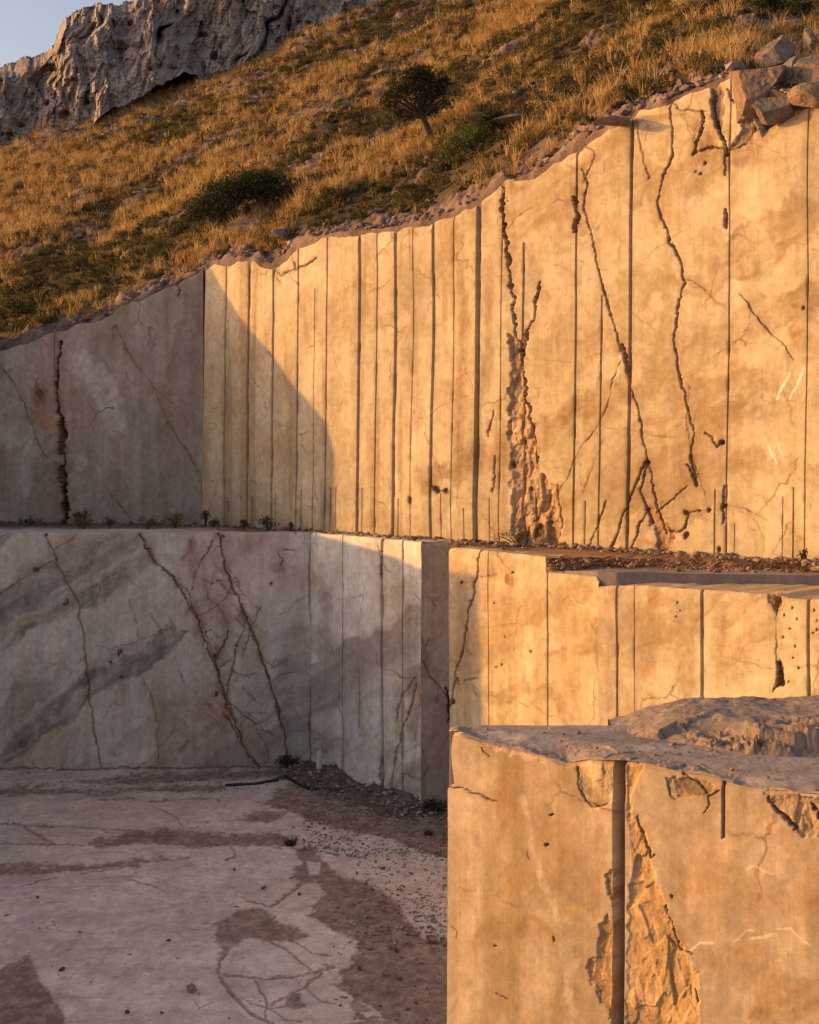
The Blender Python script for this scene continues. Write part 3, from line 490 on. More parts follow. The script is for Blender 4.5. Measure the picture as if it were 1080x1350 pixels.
# top of the block: a grid from the front edge back to Y = 12.25
def block_top():
    us = np.arange(589.5, 1501, 1.7); x0, y0, t = ray_line(us, FP0, FP1)
    ztop = zpix(np.interp(us, [q[0] for q in f_top], [q[1] for q in f_top]), y0)
    S = t * math.hypot(2.9, -2.15)
    ztop = ztop + fbm(S * 3, S * 0 + 73, o=4, s=73) * .012
    xs0 = x0 + .595 * .03; ys0 = y0 + .803 * .03       # the rim is set back by the chipping
    k = np.linspace(0, 1, 120)[:, None] ** 1.3
    yb = 12.28 + .05 * fbm(xs0 * 2, xs0 * 0, o=4, s=5) + .55 * sst(1.9, 2.3, xs0)
    dep = np.maximum(yb - ys0, .02)
    Y = ys0[None, :] + k * dep[None, :]; X = xs0[None, :] + k * dep[None, :] * .12
    q = Y - ys0[None, :]
    Zt = ztop[None, :] + 0 * q
    flat = FZ + .0
    e = sst(0, .45, q + .12 * fbm(X * 2.5, Y * 2.5, o=3, s=9)); Z = Zt * (1 - e) + flat * e
    rg = facets(X * 4, Y * 5, s=15, o=4) + .15
    rough = (1 - sst(.10, .42, q + .25 * fbm(X * 1.6, Y * 1.6, o=3, s=2))) * sst(0, .05, q)
    Z += rough * (.04 * (rg - .62)) + .003 * fbm(X * 5, Y * 5, o=3, s=77)
    C = np.zeros(Z.shape + (3,)) + np.array((.31, .26, .24))
    C = C * (1 + .25 * fbm(X * 1.2, Y * 3, o=4, s=8))[..., None]; C = mixc(C, rough * .55, (.30, .22, .17)); C = mixc(C, (1 - sst(.015, .07, q + .03 * fbm(X * 9, Y * 9, o=3, s=78))) * .8, (.45, .32, .21))
    V = np.stack([X, Y, Z], -1)
    # back face and right side
    nb = V[-1].copy(); low = nb.copy(); low[:, 2] = Z0
    A = np.concatenate([V.reshape(-1, 3), low]); nr, nc = Z.shape
    Ff = np.concatenate([gridfaces(nr, nc), gridfaces(2, nc, (nr - 1) * nc)])
    CC = np.concatenate([C.reshape(-1, 3), np.broadcast_to((.4, .3, .22), (nc, 3))])
    npmesh('block_top', A, Ff, M_floor, CC, parent=block)
block_top()

# ------------------------------------------------------------------ the hillside
_e = [(-2600, 700), (-1200, 660)] + V_top[:-1] + [q for q in U_top if not 984 <= q[0] <= 1035] + [(1700, -140), (2600, -500)]
US = np.array([q[0] for q in _e], float); VS = np.array([q[1] for q in _e], float)
def edge(u):
    u = np.asarray(u, float)
    xv, yv, _ = ray_line(np.minimum(u, 268), VP0, VP1)
    yv = np.where((u < 268), yv, 0)
    xu, yu, _ = ray_line(np.clip(u, 268, 2600), UP0, UP1)
    Ys = np.where(u < 268, yv, yu); Ys = np.clip(Ys, 12, 60)
    vs = np.interp(u, US, VS)
    # smoothed profile (the broken notch of the wall is not in the ground)
    return Ys, (HY - vs) * Ys / F
def gslope(u): return np.interp(u, [-500, 0, 300, 540, 800, 1080, 1500], [.46, .47, .50, .54, .56, .58, .5])
def hillz(X, Y, noise=True):
    u = CX + F * X / Y; Ys, Zs = edge(u); q = Y - Ys
    g = gslope(u)
    qq = np.maximum(q, 0); Yc = 62.0
    q1 = np.minimum(qq, np.maximum(Yc - Ys, 0)); q2 = qq - q1
    g2 = np.interp(u, [250, 700, 900], [-.12, .5, .55])
    z = Zs + g * q1 * (1 - .18 * np.exp(-q1 / 3.0)) + g2 * q2
    if noise:
        a = sst(0, 2.5, q); a2 = sst(0, .5, q)
        z = z + a * (.55 * fbm(X * .11, Y * .11, o=3, s=301) + .16 * fbm(X * .55, Y * .55, o=3, s=302)) + a2 * .07 * fbm(X * 2.2, Y * 2.2, o=4, s=303)
    return np.where(q < 0, Zs - .05, z)
def on_hill(u, v, lift=0):
    Ys, Zs = edge(np.array([u])); ys = np.linspace(Ys[0] + .15, 110, 3000); x = (u - CX) / F * ys
    z = hillz(x, ys); vv = HY - F * z / ys; k = np.argmax(vv <= v)
    return float(x[k]), float(ys[k]), float(z[k]) + lift
def rocky(X, Y, q):                       # bare stone along the quarry rim and in scattered ribs
    rim = 1 - sst(.5, 1.9, q * 1.5 + .9 * fbm(X * .5, Y * .5, o=3, s=311))
    rib = sst(.30, .52, fbm(X * .22 + Y * .1, Y * .5 - X * .2, o=4, s=312))
    far = sst(52, 60, Y) * (X < 12)
    return np.clip(rim + rib * .8 + .35 * far, 0, 1)
def build_hill():
    uu = np.concatenate([[-2600, -1800, -1200, -800, -500, -350], np.arange(-220, 1320, 3.2), [1400, 1600, 1900, 2300, 2600]])
    qs = np.concatenate([[.6], np.arange(0, 4, .06), np.arange(4, 40, .14), np.arange(40, 60, 1), [62, 68, 76, 90, 120, 170, 240]])
    U, Q = np.meshgrid(uu, qs); Ys, Zs = edge(U)
    Y = Ys + Q + .02; X = (U - CX) / F * Y
    Z = hillz(X, Y); rk = rocky(X, Y, Q)
    rg = .5 * facets(X * 1.5 + Z * .8, Y * 1.9, s=320, o=2) + .5 * facets(X * 4.2, Y * 5.5, s=325, o=2)
    Z = Z + rk * sst(0, .25, Q) * (.46 * (rg - .45)) * (Y < 90)
    soil = np.array((.085, .062, .036)); C = np.zeros(Z.shape + (3,)) + soil
    C = C * (1 + .35 * fbm(X * .4, Y * .4, o=4, s=321))[..., None]
    C = mixc(C, sst(-.1, .5, fbm(X * .25, Y * .25, o=4, s=322)) * .5, (.15, .10, .045))
    C = mixc(C, rk * .9, (.21, .145, .125)); C *= (1 + rk * 1.5 * (rg - .5))[..., None]; C = mixc(C, rk * sst(.0, .5, fbm(X * 2.5, Y * 2.5, o=4, s=323)) * .5, (.12, .07, .05))
    Z[0] -= 1.9; Z[1] -= .03
    V = np.stack([X, Y, Z], -1).reshape(-1, 3)
    tag(npmesh('hillside', V, gridfaces(*Z.shape), M_soil, C.reshape(-1, 3)), kind='structure')
build_hill()

# ---- grass and low scrub (nobody could count it)
def scatter(n, dens, y1=72):
    """random hill points inside what the photo shows; dens(X,Y,q) = keep probability"""
    Y = rng.uniform(19, y1, n * 6); X = rng.uniform(-26, 26, n * 6)
    u = CX + F * X / Y; ok = (u > -70) & (u < 1180); X, Y, u = X[ok], Y[ok], u[ok]
    Ys, Zs = edge(u); q = Y - Ys; Z = hillz(X, Y); v = HY - F * Z / Y
    ok = (q > .25) & (v > -45) & (rng.random(len(X)) < dens(X, Y, q)); X, Y, Z, q = X[ok][:n], Y[ok][:n], Z[ok][:n], q[ok][:n]
    return X, Y, Z, q
def blades(X, Y, Z, nb, hgt, spread, width, lean, c1, c2, cvar=.25, curve=.5, hv=.35):
    n = len(X); N = n * nb; r = lambda a, b: rng.uniform(a, b, N)
    tx = np.repeat(X, nb); ty = np.repeat(Y, nb); tz = np.repeat(Z, nb); hh = np.repeat(hgt * (1 + hv * rng.uniform(-1, 1, n)), nb)
    sp = np.repeat(spread * rng.uniform(.6, 1.4, n), nb)
    a = r(0, 2 * np.pi); rad = sp * np.sqrt(r(0, 1)); bx = tx + rad * np.cos(a) * .6; by = ty + rad * np.sin(a) * .6
    h = hh * r(.45, 1.1); la = lean * (rad / (sp + 1e-6)) * r(.5, 1.4) + .08
    dx = np.cos(a) * la + .10; dy = np.sin(a) * la
    wa = r(0, np.pi); wx = np.cos(wa) * width * r(.6, 1.4); wy = np.sin(wa) * width * r(.6, 1.4)
    b1 = np.stack([bx - wx, by - wy, tz - .04], -1); b2 = np.stack([bx + wx, by + wy, tz - .04], -1)
    m = np.stack([bx + dx * h * .45, by + dy * h * .45, tz + h * .6], -1)
    m1 = m - np.stack([wx, wy, 0 * wx], -1) * .8; m2 = m + np.stack([wx, wy, 0 * wx], -1) * .8
    tip = np.stack([bx + dx * h * (1 + curve * .4), by + dy * h * (1 + curve * .4), tz + h * (1 - .25 * curve * la)], -1)
    V = np.stack([b1, b2, m2, m1, tip], 1).reshape(-1, 3); i = np.arange(N)[:, None] * 5
    T = np.concatenate([i + [0, 1, 2], i + [0, 2, 3], i + [3, 2, 4]])
    mixf = np.repeat(rng.random(n), nb)[:, None] * .7 + rng.random((N, 1)) * .3
    c = np.array(c1) * (1 - mixf) + np.array(c2) * mixf; c = c * (1 + cvar * (rng.random((N, 1)) * 2 - 1))
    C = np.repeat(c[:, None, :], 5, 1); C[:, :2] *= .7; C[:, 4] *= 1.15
    return V, T, C.reshape(-1, 3)
def merge(parts):
    Vs, Ts, Cs = [], [], []; o = 0
    for V, T, C in parts: Vs.append(V); Ts.append(T + o); Cs.append(C); o += len(V)
    return np.concatenate(Vs), np.concatenate(Ts), np.concatenate(Cs)
gn = lambda X, Y: fbm(X * .16 + Y * .05, Y * .22 - X * .06, o=4, s=331)     # golden sweeps / green sweeps
d_gold = lambda X, Y, q: np.clip(.40 + 1.5 * gn(X, Y) + .5 * fbm(X * .9, Y * .9, o=2, s=335) + .25 * sst(3, 12, q), .04, 1) * (1 - .7 * rocky(X, Y, q)) 
d_green = lambda X, Y, q: np.clip(.40 - .9 * gn(X, Y) + .25 * (1 - sst(1, 6, q)) + .8 * fbm(X * .75, Y * .75, o=3, s=336), .02, 1) * (1 - .75 * rocky(X, Y, q)) * sst(.4, 1.0, q)
parts = []
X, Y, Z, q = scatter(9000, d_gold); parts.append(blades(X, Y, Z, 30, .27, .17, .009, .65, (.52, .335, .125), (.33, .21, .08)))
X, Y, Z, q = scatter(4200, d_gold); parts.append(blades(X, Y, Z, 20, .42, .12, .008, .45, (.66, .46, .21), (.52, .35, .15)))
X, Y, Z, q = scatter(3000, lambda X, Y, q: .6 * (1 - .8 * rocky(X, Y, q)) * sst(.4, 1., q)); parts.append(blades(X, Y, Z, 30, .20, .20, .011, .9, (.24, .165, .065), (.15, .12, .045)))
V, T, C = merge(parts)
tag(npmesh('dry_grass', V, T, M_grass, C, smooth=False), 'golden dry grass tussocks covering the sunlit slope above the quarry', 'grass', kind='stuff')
def cushions(X, Y, Z, rad, nl, c1, c2, leaf=.035, flat=.6):
    """dense little leaf balls"""
    n = len(X); N = n * nl; rr = np.repeat(rad, nl)
    d = rng.normal(size=(N, 3)); d /= np.linalg.norm(d, axis=1)[:, None]; d[:, 2] = np.abs(d[:, 2])
    rad_ = rr * rng.uniform(.55, 1.05, N) ** .6 * (1 + .25 * np.sin(d[:, 0] * 5 + np.repeat(X, nl) * 7) * np.cos(d[:, 1] * 4))
    P = np.stack([np.repeat(X, nl), np.repeat(Y, nl), np.repeat(Z, nl)], -1) + d * rad_[:, None] * np.array([1, 1, flat])
    a = rng.normal(size=(N, 3)); a /= np.linalg.norm(a, axis=1)[:, None]; b = np.cross(a, d + .3 * rng.normal(size=(N, 3))); b /= np.linalg.norm(b, axis=1)[:, None] + 1e-9
    s = leaf * rng.uniform(.6, 1.5, N)[:, None]
    V = np.stack([P - a * s - b * s * .5, P + a * s, P + b * s], 1).reshape(-1, 3)
    T = np.arange(N * 3).reshape(-1, 3)
    m = np.repeat(rng.random(n), nl)[:, None] * .6 + rng.random((N, 1)) * .4; c = np.array(c1) * (1 - m) + np.array(c2) * m
    c = c * (.55 + .6 * (P[:, 2] - np.repeat(Z, nl)) / (rr * flat + 1e-6))[:, None].clip(.9, 1.1)
    return V, T, np.repeat(c, 3, 0)
X, Y, Z, q = scatter(4600, d_green); p1 = cushions(X, Y, Z, rng.uniform(.10, .38, len(X)), 120, (.042, .040, .015), (.12, .095, .034), leaf=.028)
X, Y, Z, q = scatter(700, d_green); p2 = blades(X, Y, Z, 60, .27, .24, .010, 1.0, (.11, .11, .035), (.17, .14, .045))
X, Y, Z, q = scatter(900, lambda X, Y, q: np.full(X.shape, .6) * sst(.3, .8, q)); p3 = cushions(X, Y, Z, rng.uniform(.16, .50, len(X)), 170, (.032, .032, .012), (.085, .072, .026), leaf=.03, flat=.75)
V, T, C = merge([p1, p2, p3])
tag(npmesh('low_scrub', V, T, M_leaf, C, smooth=False), 'low dark green cushions of scrub scattered between the golden grass', 'scrub', kind='stuff')

# ---- rocks
def rock(name, loc, size, seed, colr=(.36, .28, .24), mat=None, cuts=9, rotz=0, sub=4, rough=.08, parent=None, flatten=1.0, tiltx=0):
    r = random.Random(seed); bm = bmesh.new(); bmesh.ops.create_icosphere(bm, subdivisions=sub, radius=1)
    P = np.array([v.co for v in bm.verts])
    for k in range(cuts):
        n = np.array([r.gauss(0, 1), r.gauss(0, 1), r.gauss(0, 1)]); n /= np.linalg.norm(n); dd = r.uniform(.45, .75)
        e = P @ n - dd; P -= np.clip(e, 0, None)[:, None] * n * .97
    P *= (1 + rough * fbm(P[:, 0] * 2 + seed, P[:, 1] * 2, P[:, 2] * 2, o=4, s=seed))[:, None]
    P += rough * .35 * (ridg(P[:, 0] * 4 + seed, P[:, 1] * 4, P[:, 2] * 4, o=3, s=seed)[:, None] - .6) * P
    P *= (1 + .10 * (facets(P[:, 0] * 2.2 + P[:, 2] + seed, P[:, 1] * 2.2 - P[:, 2], s=seed, o=4) - .5))[:, None]; P *= np.array(size) / 2 * 1.35; P[:, 2] *= flatten
    c, s = math.cos(rotz), math.sin(rotz); P = P @ np.array([[c, s, 0], [-s, c, 0], [0, 0, 1]])
    cc = np.zeros((len(P), 3)) + np.array(colr) * .66; cc = mixc(cc, .7 * sst(.0, .6, fbm(P[:, 0] * 3 / max(size) + seed, P[:, 1] * 3 / max(size), P[:, 2] * 3 / max(size), o=4, s=seed + 6)), (.15, .10, .09)); cc *= (1 + .3 * fbm(P[:, 0] * 2 / max(size), P[:, 1] * 2, P[:, 2] * 2, o=4, s=seed + 3))[:, None]
    T = np.array([[v.index for v in f.verts] for f in bm.faces]); bm.free()
    o = npmesh(name, P, T, mat or M_rough, cc, parent=parent, smooth=False); o.location = loc
    if tiltx: o.rotation_euler.y = tiltx
    return o
def pebbles(name, pts, smin, smax, c1, c2, label, cat, sub=1):
    bm = bmesh.new(); bmesh.ops.create_icosphere(bm, subdivisions=sub, radius=1)
    B = np.array([v.co for v in bm.verts]); T = np.array([[v.index for v in f.verts] for f in bm.faces]); bm.free()
    n = len(pts); pts = np.array(pts); s = smin + (smax - smin) * rng.random(n) ** 3
    sc3 = s[:, None] * rng.uniform(.6, 1.3, (n, 3)) * np.array([1, 1, .6])
    J = B[None] * (1 + .35 * rng.uniform(-1, 1, (n, len(B), 1)))
    a = rng.uniform(0, 6.28, n); Vx = J * sc3[:, None, :]
    x = Vx[..., 0] * np.cos(a)[:, None] - Vx[..., 1] * np.sin(a)[:, None]; y = Vx[..., 0] * np.sin(a)[:, None] + Vx[..., 1] * np.cos(a)[:, None]
    Vx = np.stack([x, y, Vx[..., 2]], -1) + pts[:, None, :] + np.array([0, 0, 1]) * (s * .2)[:, None, None]
    m = rng.random((n, 1)); c = np.array(c1) * (1 - m) + np.array(c2) * m; c = c * rng.uniform(.75, 1.25, (n, 1))
    o = npmesh(name, Vx.reshape(-1, 3), (T[None] + (np.arange(n) * len(B))[:, None, None]).reshape(-1, 3), M_rough, np.repeat(c, len(B), 0), smooth=False)
    return tag(o, label, cat, kind='stuff')

# hill stones: nobody counts them
X, Y, Z, q = scatter(1800, lambda X, Y, q: np.clip(rocky(X, Y, q) * 1.2, .01, 1))
pebbles('hill_stones', np.stack([X, Y, Z + .02], -1), .03, .20, (.20, .145, .125), (.34, .27, .24), 'pale broken stones strewn along the quarry rim and the slope', 'stones', sub=1)

def flakes():
    u = rng.uniform(-60, 1150, 1300); q = (.5 + 1.0 * vn(u / 60, u * 0, s=5)) * np.abs(rng.normal(0, .6, 1300)) + .05; Ys, Zs = edge(u); Y = Ys + q; X = (u - CX) / F * Y
    pebbles('rim_rubble', np.stack([X, Y, hillz(X, Y) + .01], -1), .012, .12, (.15, .10, .09), (.31, .23, .20), 'flaky purple-grey rubble along the upper rim of the quarry walls', 'rubble', sub=1)
flakes()
# ---- the crag
def crag():
    sky_ = [(-420, 40), (-250, 60), (-120, 80), (-40, 108), (0, 92), (18, 82), (40, 73), (62, 66), (74, 52), (80, 38), (92, 26), (112, 13), (135, 9), (158, 12), (165, 2), (182, -6), (230, -22), (300, -40), (400, -55), (470, -45), (560, -20), (640, 10)]
    bot = [(-420, 300), (-120, 245), (0, 205), (60, 178), (100, 158), (150, 135), (190, 112), (240, 92), (300, 76), (370, 52), (430, 25), (520, 8), (640, 20)]
    us = np.arange(-380, 600, 1.7); vt = np.interp(us, *zip(*sky_)); vb = np.interp(us, *zip(*bot)) + 14 + 12 * fbm(us / 30, us * 0 + 4, o=4, s=433)
    vt = vt + 6 * fbm(us / 22, us * 0, o=5, s=401, g=.6) + 7 * (facet(us / 15, us * 0 + .5, s=432, tilt=.5) - .5) - 2
    nr = 190; f = np.linspace(0, 1, nr)[:, None]; U = np.broadcast_to(us[None], (nr, len(us))); Vp = vb[None] * (1 - f) + vt[None] * f
    Y0 = 60 + np.interp(us, [-400, 0, 200, 500, 600], [2, 0, .5, 4, 6])[None]
    x = U / 27.; y = Vp / 27.
    wx = fbm(x * .5, y * .5, o=3, s=402) * .8
    fis = ridg(x * .42 + wx * .5 + y * .18, y * .13, o=3, s=403)               # tall fissures
    lump = fbm(x * .55 + wx * .4, y * .40, o=5, s=404, g=.55)
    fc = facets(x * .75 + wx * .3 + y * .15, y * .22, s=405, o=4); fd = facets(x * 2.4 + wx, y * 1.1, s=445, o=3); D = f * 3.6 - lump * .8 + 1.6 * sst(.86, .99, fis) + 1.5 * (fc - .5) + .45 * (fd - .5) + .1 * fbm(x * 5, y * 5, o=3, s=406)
    D += 2.2 * sst(.80, 1, f) ** 2
    Y = Y0 + D; X = (U - CX) / F * Y; Z = (HY - Vp) / F * Y
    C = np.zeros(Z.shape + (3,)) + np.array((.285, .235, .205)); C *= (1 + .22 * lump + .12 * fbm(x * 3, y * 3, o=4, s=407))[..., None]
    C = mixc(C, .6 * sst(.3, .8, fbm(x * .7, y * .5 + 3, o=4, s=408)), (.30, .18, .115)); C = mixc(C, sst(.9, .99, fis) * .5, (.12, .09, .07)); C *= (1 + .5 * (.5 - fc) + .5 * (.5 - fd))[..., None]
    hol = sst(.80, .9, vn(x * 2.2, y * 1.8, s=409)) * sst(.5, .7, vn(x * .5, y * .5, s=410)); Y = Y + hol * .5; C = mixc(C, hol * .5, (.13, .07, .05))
    V = np.stack([X, Y, Z], -1)
    back = V[-1][None] + np.array([[[0, 1.5, -.4]], [[0, 4, -2.5]], [[0, 8, -9]]]); V = np.concatenate([V, back]); C = np.concatenate([C, np.broadcast_to(C[-1][None], (3,) + C[-1].shape)])
    V = V.reshape(-1, 3); loc = (float(V[:, 0].mean()), 62., float(V[:, 2].min()))
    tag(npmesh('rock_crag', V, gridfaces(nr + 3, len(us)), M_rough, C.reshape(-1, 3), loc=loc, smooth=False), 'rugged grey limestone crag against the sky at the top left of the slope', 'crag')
crag()

# ---- broken blocks at the top right of the wall
def px(u, v, Y): return ((u - CX) / F * Y, Y, (HY - v) * Y / F)
for i, (u, v, Y, sx, sy, sz, rz, seed, lab, cc) in enumerate([
    (1003, 122, 22.75, 1.35, .9, 1.15, .3, 5, 'big angular reddish boulder wedged on the wall rim at the upper right', (.36, .235, .17)),
    (1024, 84, 23.6, .75, .8, .85, .9, 6, 'tall narrow boulder standing behind the big reddish one on the rim', (.34, .25, .21)),
    (1040, 112, 22.7, .6, .6, .8, .2, 7, 'slim grey boulder leaning against the right side of the big reddish one', (.30, .235, .21)),
    (1024, 150, 22.0, .75, .6, .5, .6, 8, 'smooth slanted grey boulder low on the rim, below the big reddish one', (.31, .25, .225)),
    (1070, 100, 22.4, .8, .7, .7, 1.4, 9, 'blocky boulder nearest the right edge of the picture, on the wall rim', (.38, .27, .19)),
    (1072, 134, 21.6, .85, .6, .4, .1, 10, 'flat tan boulder lying on the rim just below the blocky one at the right edge', (.40, .28, .18)),
    (955, 95, 24.0, .9, .7, .20, .5, 11, 'thin flat slab lying on the rim left of the boulder cluster', (.32, .26, .235)),
    (1070, 58, 26.0, .42, .4, .55, .5, 12, 'single pale boulder in the grass at the upper right corner', (.34, .28, .25)),
    (808, 98 + 62, 24.6, .9, .5, .16, .4, 13, 'long flat slab on the rim beside the round green bush', (.36, .29, .26)),
    (690, 160, 38, 1.5, .9, .3, .2, 14, 'weathered flat outcrop in the grass right of the lone tree', (.33, .27, .24)),
    (340, 300, 37.5, 1.3, .8, .35, .2, 15, 'pale outcrop lying just below the dark bush clump', (.38, .30, .26)),
    (380, 312, 34.5, 1.0, .8, .3, 1.2, 16, 'pale ledge of stone at the rim above the shadow edge', (.38, .30, .26)),
    (520, 100, 52, 1.6, .8, .45, .5, 17, 'pinkish stone rib in the grass left of the lone tree', (.38, .29, .25)),
    ]):
    X, Y_, Z = px(u, v, Y)
    if i < 7: X, Y_, Z = px(u, v - 3, Y + .4)
    if i >= 9: X, Y_, Z = on_hill(u, v)
    o = rock('boulder', (X, Y_, Z), (sx, sy, sz), seed, cc, rotz=rz, cuts=12, rough=.07, sub=5)
    tag(o, lab, 'boulder')

# ------------------------------------------------------------------ shrubs and the tree
def leafcloud(centres, radii, nl, leaf, c1, c2, squash=.8, seed=0):
    r = np.random.default_rng(seed); Vs, Cs = [], []
    for (cx, cy, cz), rad in zip(centres, radii):
        n = int(nl * rad * rad) + 10; d = r.normal(size=(n, 3)); d /= np.linalg.norm(d, axis=1)[:, None]
        rr = rad * r.uniform(.2, 1.0, n) ** .5 * (1 + .75 * (vn(d[:, 0] * 3.5 + cx * 9, d[:, 1] * 3.5 + cy * 9, d[:, 2] * 3.5, s=seed) - .55) * 2)
        P = np.array([cx, cy, cz]) + d * rr[:, None] * np.array([1, 1, squash])
        a = r.normal(size=(n, 3)); a /= np.linalg.norm(a, axis=1)[:, None]; b = r.normal(size=(n, 3)); b = np.cross(a, b); b /= np.linalg.norm(b, axis=1)[:, None]
        s = leaf * r.uniform(.5, 1.5, (n, 1)); V = np.stack([P - a * s - b * s * .35, P + a * s * 1.2, P + b * s * .6], 1)
        Vs.append(V.reshape(-1, 3)); m = r.random((n, 1)) * .5 + r.random() * .5; c = np.array(c1) * (1 - m) + np.array(c2) * m; Cs.append(np.repeat(c, 3, 0))
    V = np.concatenate(Vs); return V, np.arange(len(V)).reshape(-1, 3), np.concatenate(Cs)
def tube(path, radii, seg=8):
    P = np.array(path, float); V = []; 
    for i, p in enumerate(P):
        t = P[min(i + 1, len(P) - 1)] - P[max(i - 1, 0)]; t /= np.linalg.norm(t); a = np.cross(t, [0.3, 1, .1]); a /= np.linalg.norm(a); b = np.cross(t, a)
        for k in range(seg): an = 2 * math.pi * k / seg; V.append(p + radii[i] * (math.cos(an) * a + math.sin(an) * b))
    Fq = [[i * seg + k, i * seg + (k + 1) % seg, (i + 1) * seg + (k + 1) % seg, (i + 1) * seg + k] for i in range(len(P) - 1) for k in range(seg)]
    return np.array(V), np.array(Fq)
def tubes(lst, seg=7):
    Vs, Fs, o = [], [], 0
    for p, r in lst: V, Fq = tube(p, r, seg); Vs.append(V); Fs.append(Fq + o); o += len(V)
    return np.concatenate(Vs), np.concatenate(Fs)
def empty(name, loc): o = bpy.data.objects.new(name, None); col.objects.link(o); o.location = loc; return o
def shrub(name, base, wid, hgt, n, c1, c2, label, seed, leaf=.04, dens=900, cat='shrub', group=None, off=(0, 0)):
    r = random.Random(seed); cs, rs, st = [], [], []
    for k in range(n):
        a = r.uniform(0, 6.28); q = (r.random() ** .6) * wid * .36; rad = r.uniform(.2, .34) * min(wid, hgt * 1.3)
        c = (math.cos(a) * q * (1.0), math.sin(a) * q * .6, max(rad * .45, hgt * r.uniform(.3, .78) * (1 - .35 * (q / (wid * .5)) ** 2)))
        cs.append(c); rs.append(rad); st.append(([(0, 0, -.05), (c[0] * .4, c[1] * .4, c[2] * .55), c], [.03 * hgt + .01, .02 * hgt + .006, .004]))
    e = empty(name, base); tag(e, label, cat, group)
    V, Fq, C = leafcloud(cs, rs, dens, leaf, c1, c2, seed=seed); npmesh('foliage', V, Fq, M_leaf, C, parent=e, smooth=False)
    V, Fq = tubes(st, 6); npmesh('stems', V, Fq, M_bark, None, parent=e)
    return e
DG1, DG2 = (.030, .036, .013), (.06, .062, .022); MG1, MG2 = (.07, .085, .022), (.13, .14, .035); OG1, OG2 = (.12, .10, .035), (.19, .15, .05)
# lone tree
tb = on_hill(568, 186); tr = empty('juniper_tree', tb); tag(tr, 'lone dark windswept tree with a leaning trunk on the golden slope', 'tree')
pm = tb[1] / F     # metres per photo pixel here
tp = lambda u, v, dy=0: ((u - 568) * pm, dy, (186 - v) * pm)
crown = [(550, 118, 24), (528, 128, 20), (574, 120, 20), (560, 106, 17), (540, 106, 15), (516, 140, 13), (586, 130, 12), (538, 146, 16), (568, 138, 15), (584, 112, 11), (512, 124, 9), (552, 98, 10), (524, 154, 10), (556, 142, 14)]
rr = random.Random(4)
V, Fq, C = leafcloud([tp(u, v, rr.uniform(-.7, .7)) for u, v, s in crown], [s * pm * .98 for u, v, s in crown], 3800, .045, DG1, DG2, squash=.72, seed=3)
npmesh('crown', V, Fq, M_leaf, C, parent=tr, smooth=False)
bran = [([tp(568, 190), tp(564, 172), tp(556, 155), tp(550, 140), tp(548, 120)], [.16, .13, .11, .07, .03])]
for u, v, s in crown[1:]: bran.append(([tp(557, 156), tp((557 + u) / 2, (152 + v) / 2, rr.uniform(-.2, .2)), tp(u, v)], [.07, .045, .015]))
V, Fq = tubes(bran); npmesh('trunk', V, Fq, M_bark, None, parent=tr)
hs = [(286, 302, 1.9, 1.75, 9, DG1, DG2, 'left and tallest of the two dark bushes clumped midway up the slope'), (348, 284, 1.9, 1.75, 9, DG1, DG2, 'smaller right-hand bush of the dark clump midway up the slope'),
      (256, 296, 1.1, .9, 5, DG1, DG2, 'small dark bush on the left edge of the dark clump'),
      (20, 418, 1.1, .7, 7, MG1, MG2, 'bright green bush low on the slope at the left picture edge'), (62, 432, .8, .45, 5, MG1, MG2, 'small green bush at the wall rim near the left picture edge'),
      (620, 205, 1.6, .9, 8, MG1, MG2, 'broad mid-green bush below and right of the lone tree'), (588, 222, 1.0, .6, 6, MG1, MG2, 'low green bush directly below the lone tree'), (650, 182, 1.2, .8, 6, DG1, MG1, 'dark bush between the lone tree and the wall rim'),
      (826, 136, .55, .42, 5, DG1, MG1, 'little round dark green bush perched on the rim above the tall wall'), (740, 140, 1.2, .5, 6, DG1, MG1, 'dark spreading bush on the slope right of the lone tree'),
      (1020, 30, 1.2, 1.0, 8, DG1, MG1, 'large dark bush in the upper right corner'), (1058, 28, 1.0, .9, 7, MG1, MG2, 'bright green bush at the right edge near the top'), (950, 60, 1.0, .5, 6, OG1, OG2, 'olive bush above the thin slab on the rim'),
      (700, 196, 1.1, .42, 6, OG1, OG2, 'olive cushion bush on the rim left of the tallest groove'), (770, 168, .9, .4, 6, OG1, OG2, 'olive bush hugging the rim above the slanting cracks'), (860, 122, .8, .42, 6, OG1, OG2, 'brownish bush on the rim just right of the little round one'),
      (468, 42, 1.5, .5, 6, DG1, DG2, 'dark low bush near the top of the slope, left of centre'), (400, 245, .9, .4, 5, MG1, MG2, 'green bush to the right of the dark clump'), (215, 345, .9, .4, 5, DG1, MG1, 'dark low bush on the slope above the shaded wall corner'),
      (480, 255, 1.1, .45, 6, MG1, MG2, 'green bush on the slope above the middle of the grooved wall'), (120, 345, 1.0, .4, 5, DG1, MG1, 'dark low bush at the left of the slope, among golden grass'), (90, 268, 1.2, .4, 5, DG1, MG1, 'dark bush high on the left, below the crag'),
      (745, 28, 1.2, .45, 5, DG1, DG2, 'dark bush near the top edge, right of centre'), (865, 30, 1.3, .55, 6, DG1, MG1, 'wide dark bush near the top edge toward the right corner'), (290, 338, .6, .28, 5, OG1, OG2, 'small olive bush at the rim above the wall corner')]
for i, (u, v, wd, hg, n, c1, c2, lab) in enumerate(hs):
    b = on_hill(u, v); shrub('shrub', b, wd, hg, n, c1, c2, lab, 50 + i, leaf=.03 if hg < .6 else .042, dens=3600 if hg < .6 else 2300)

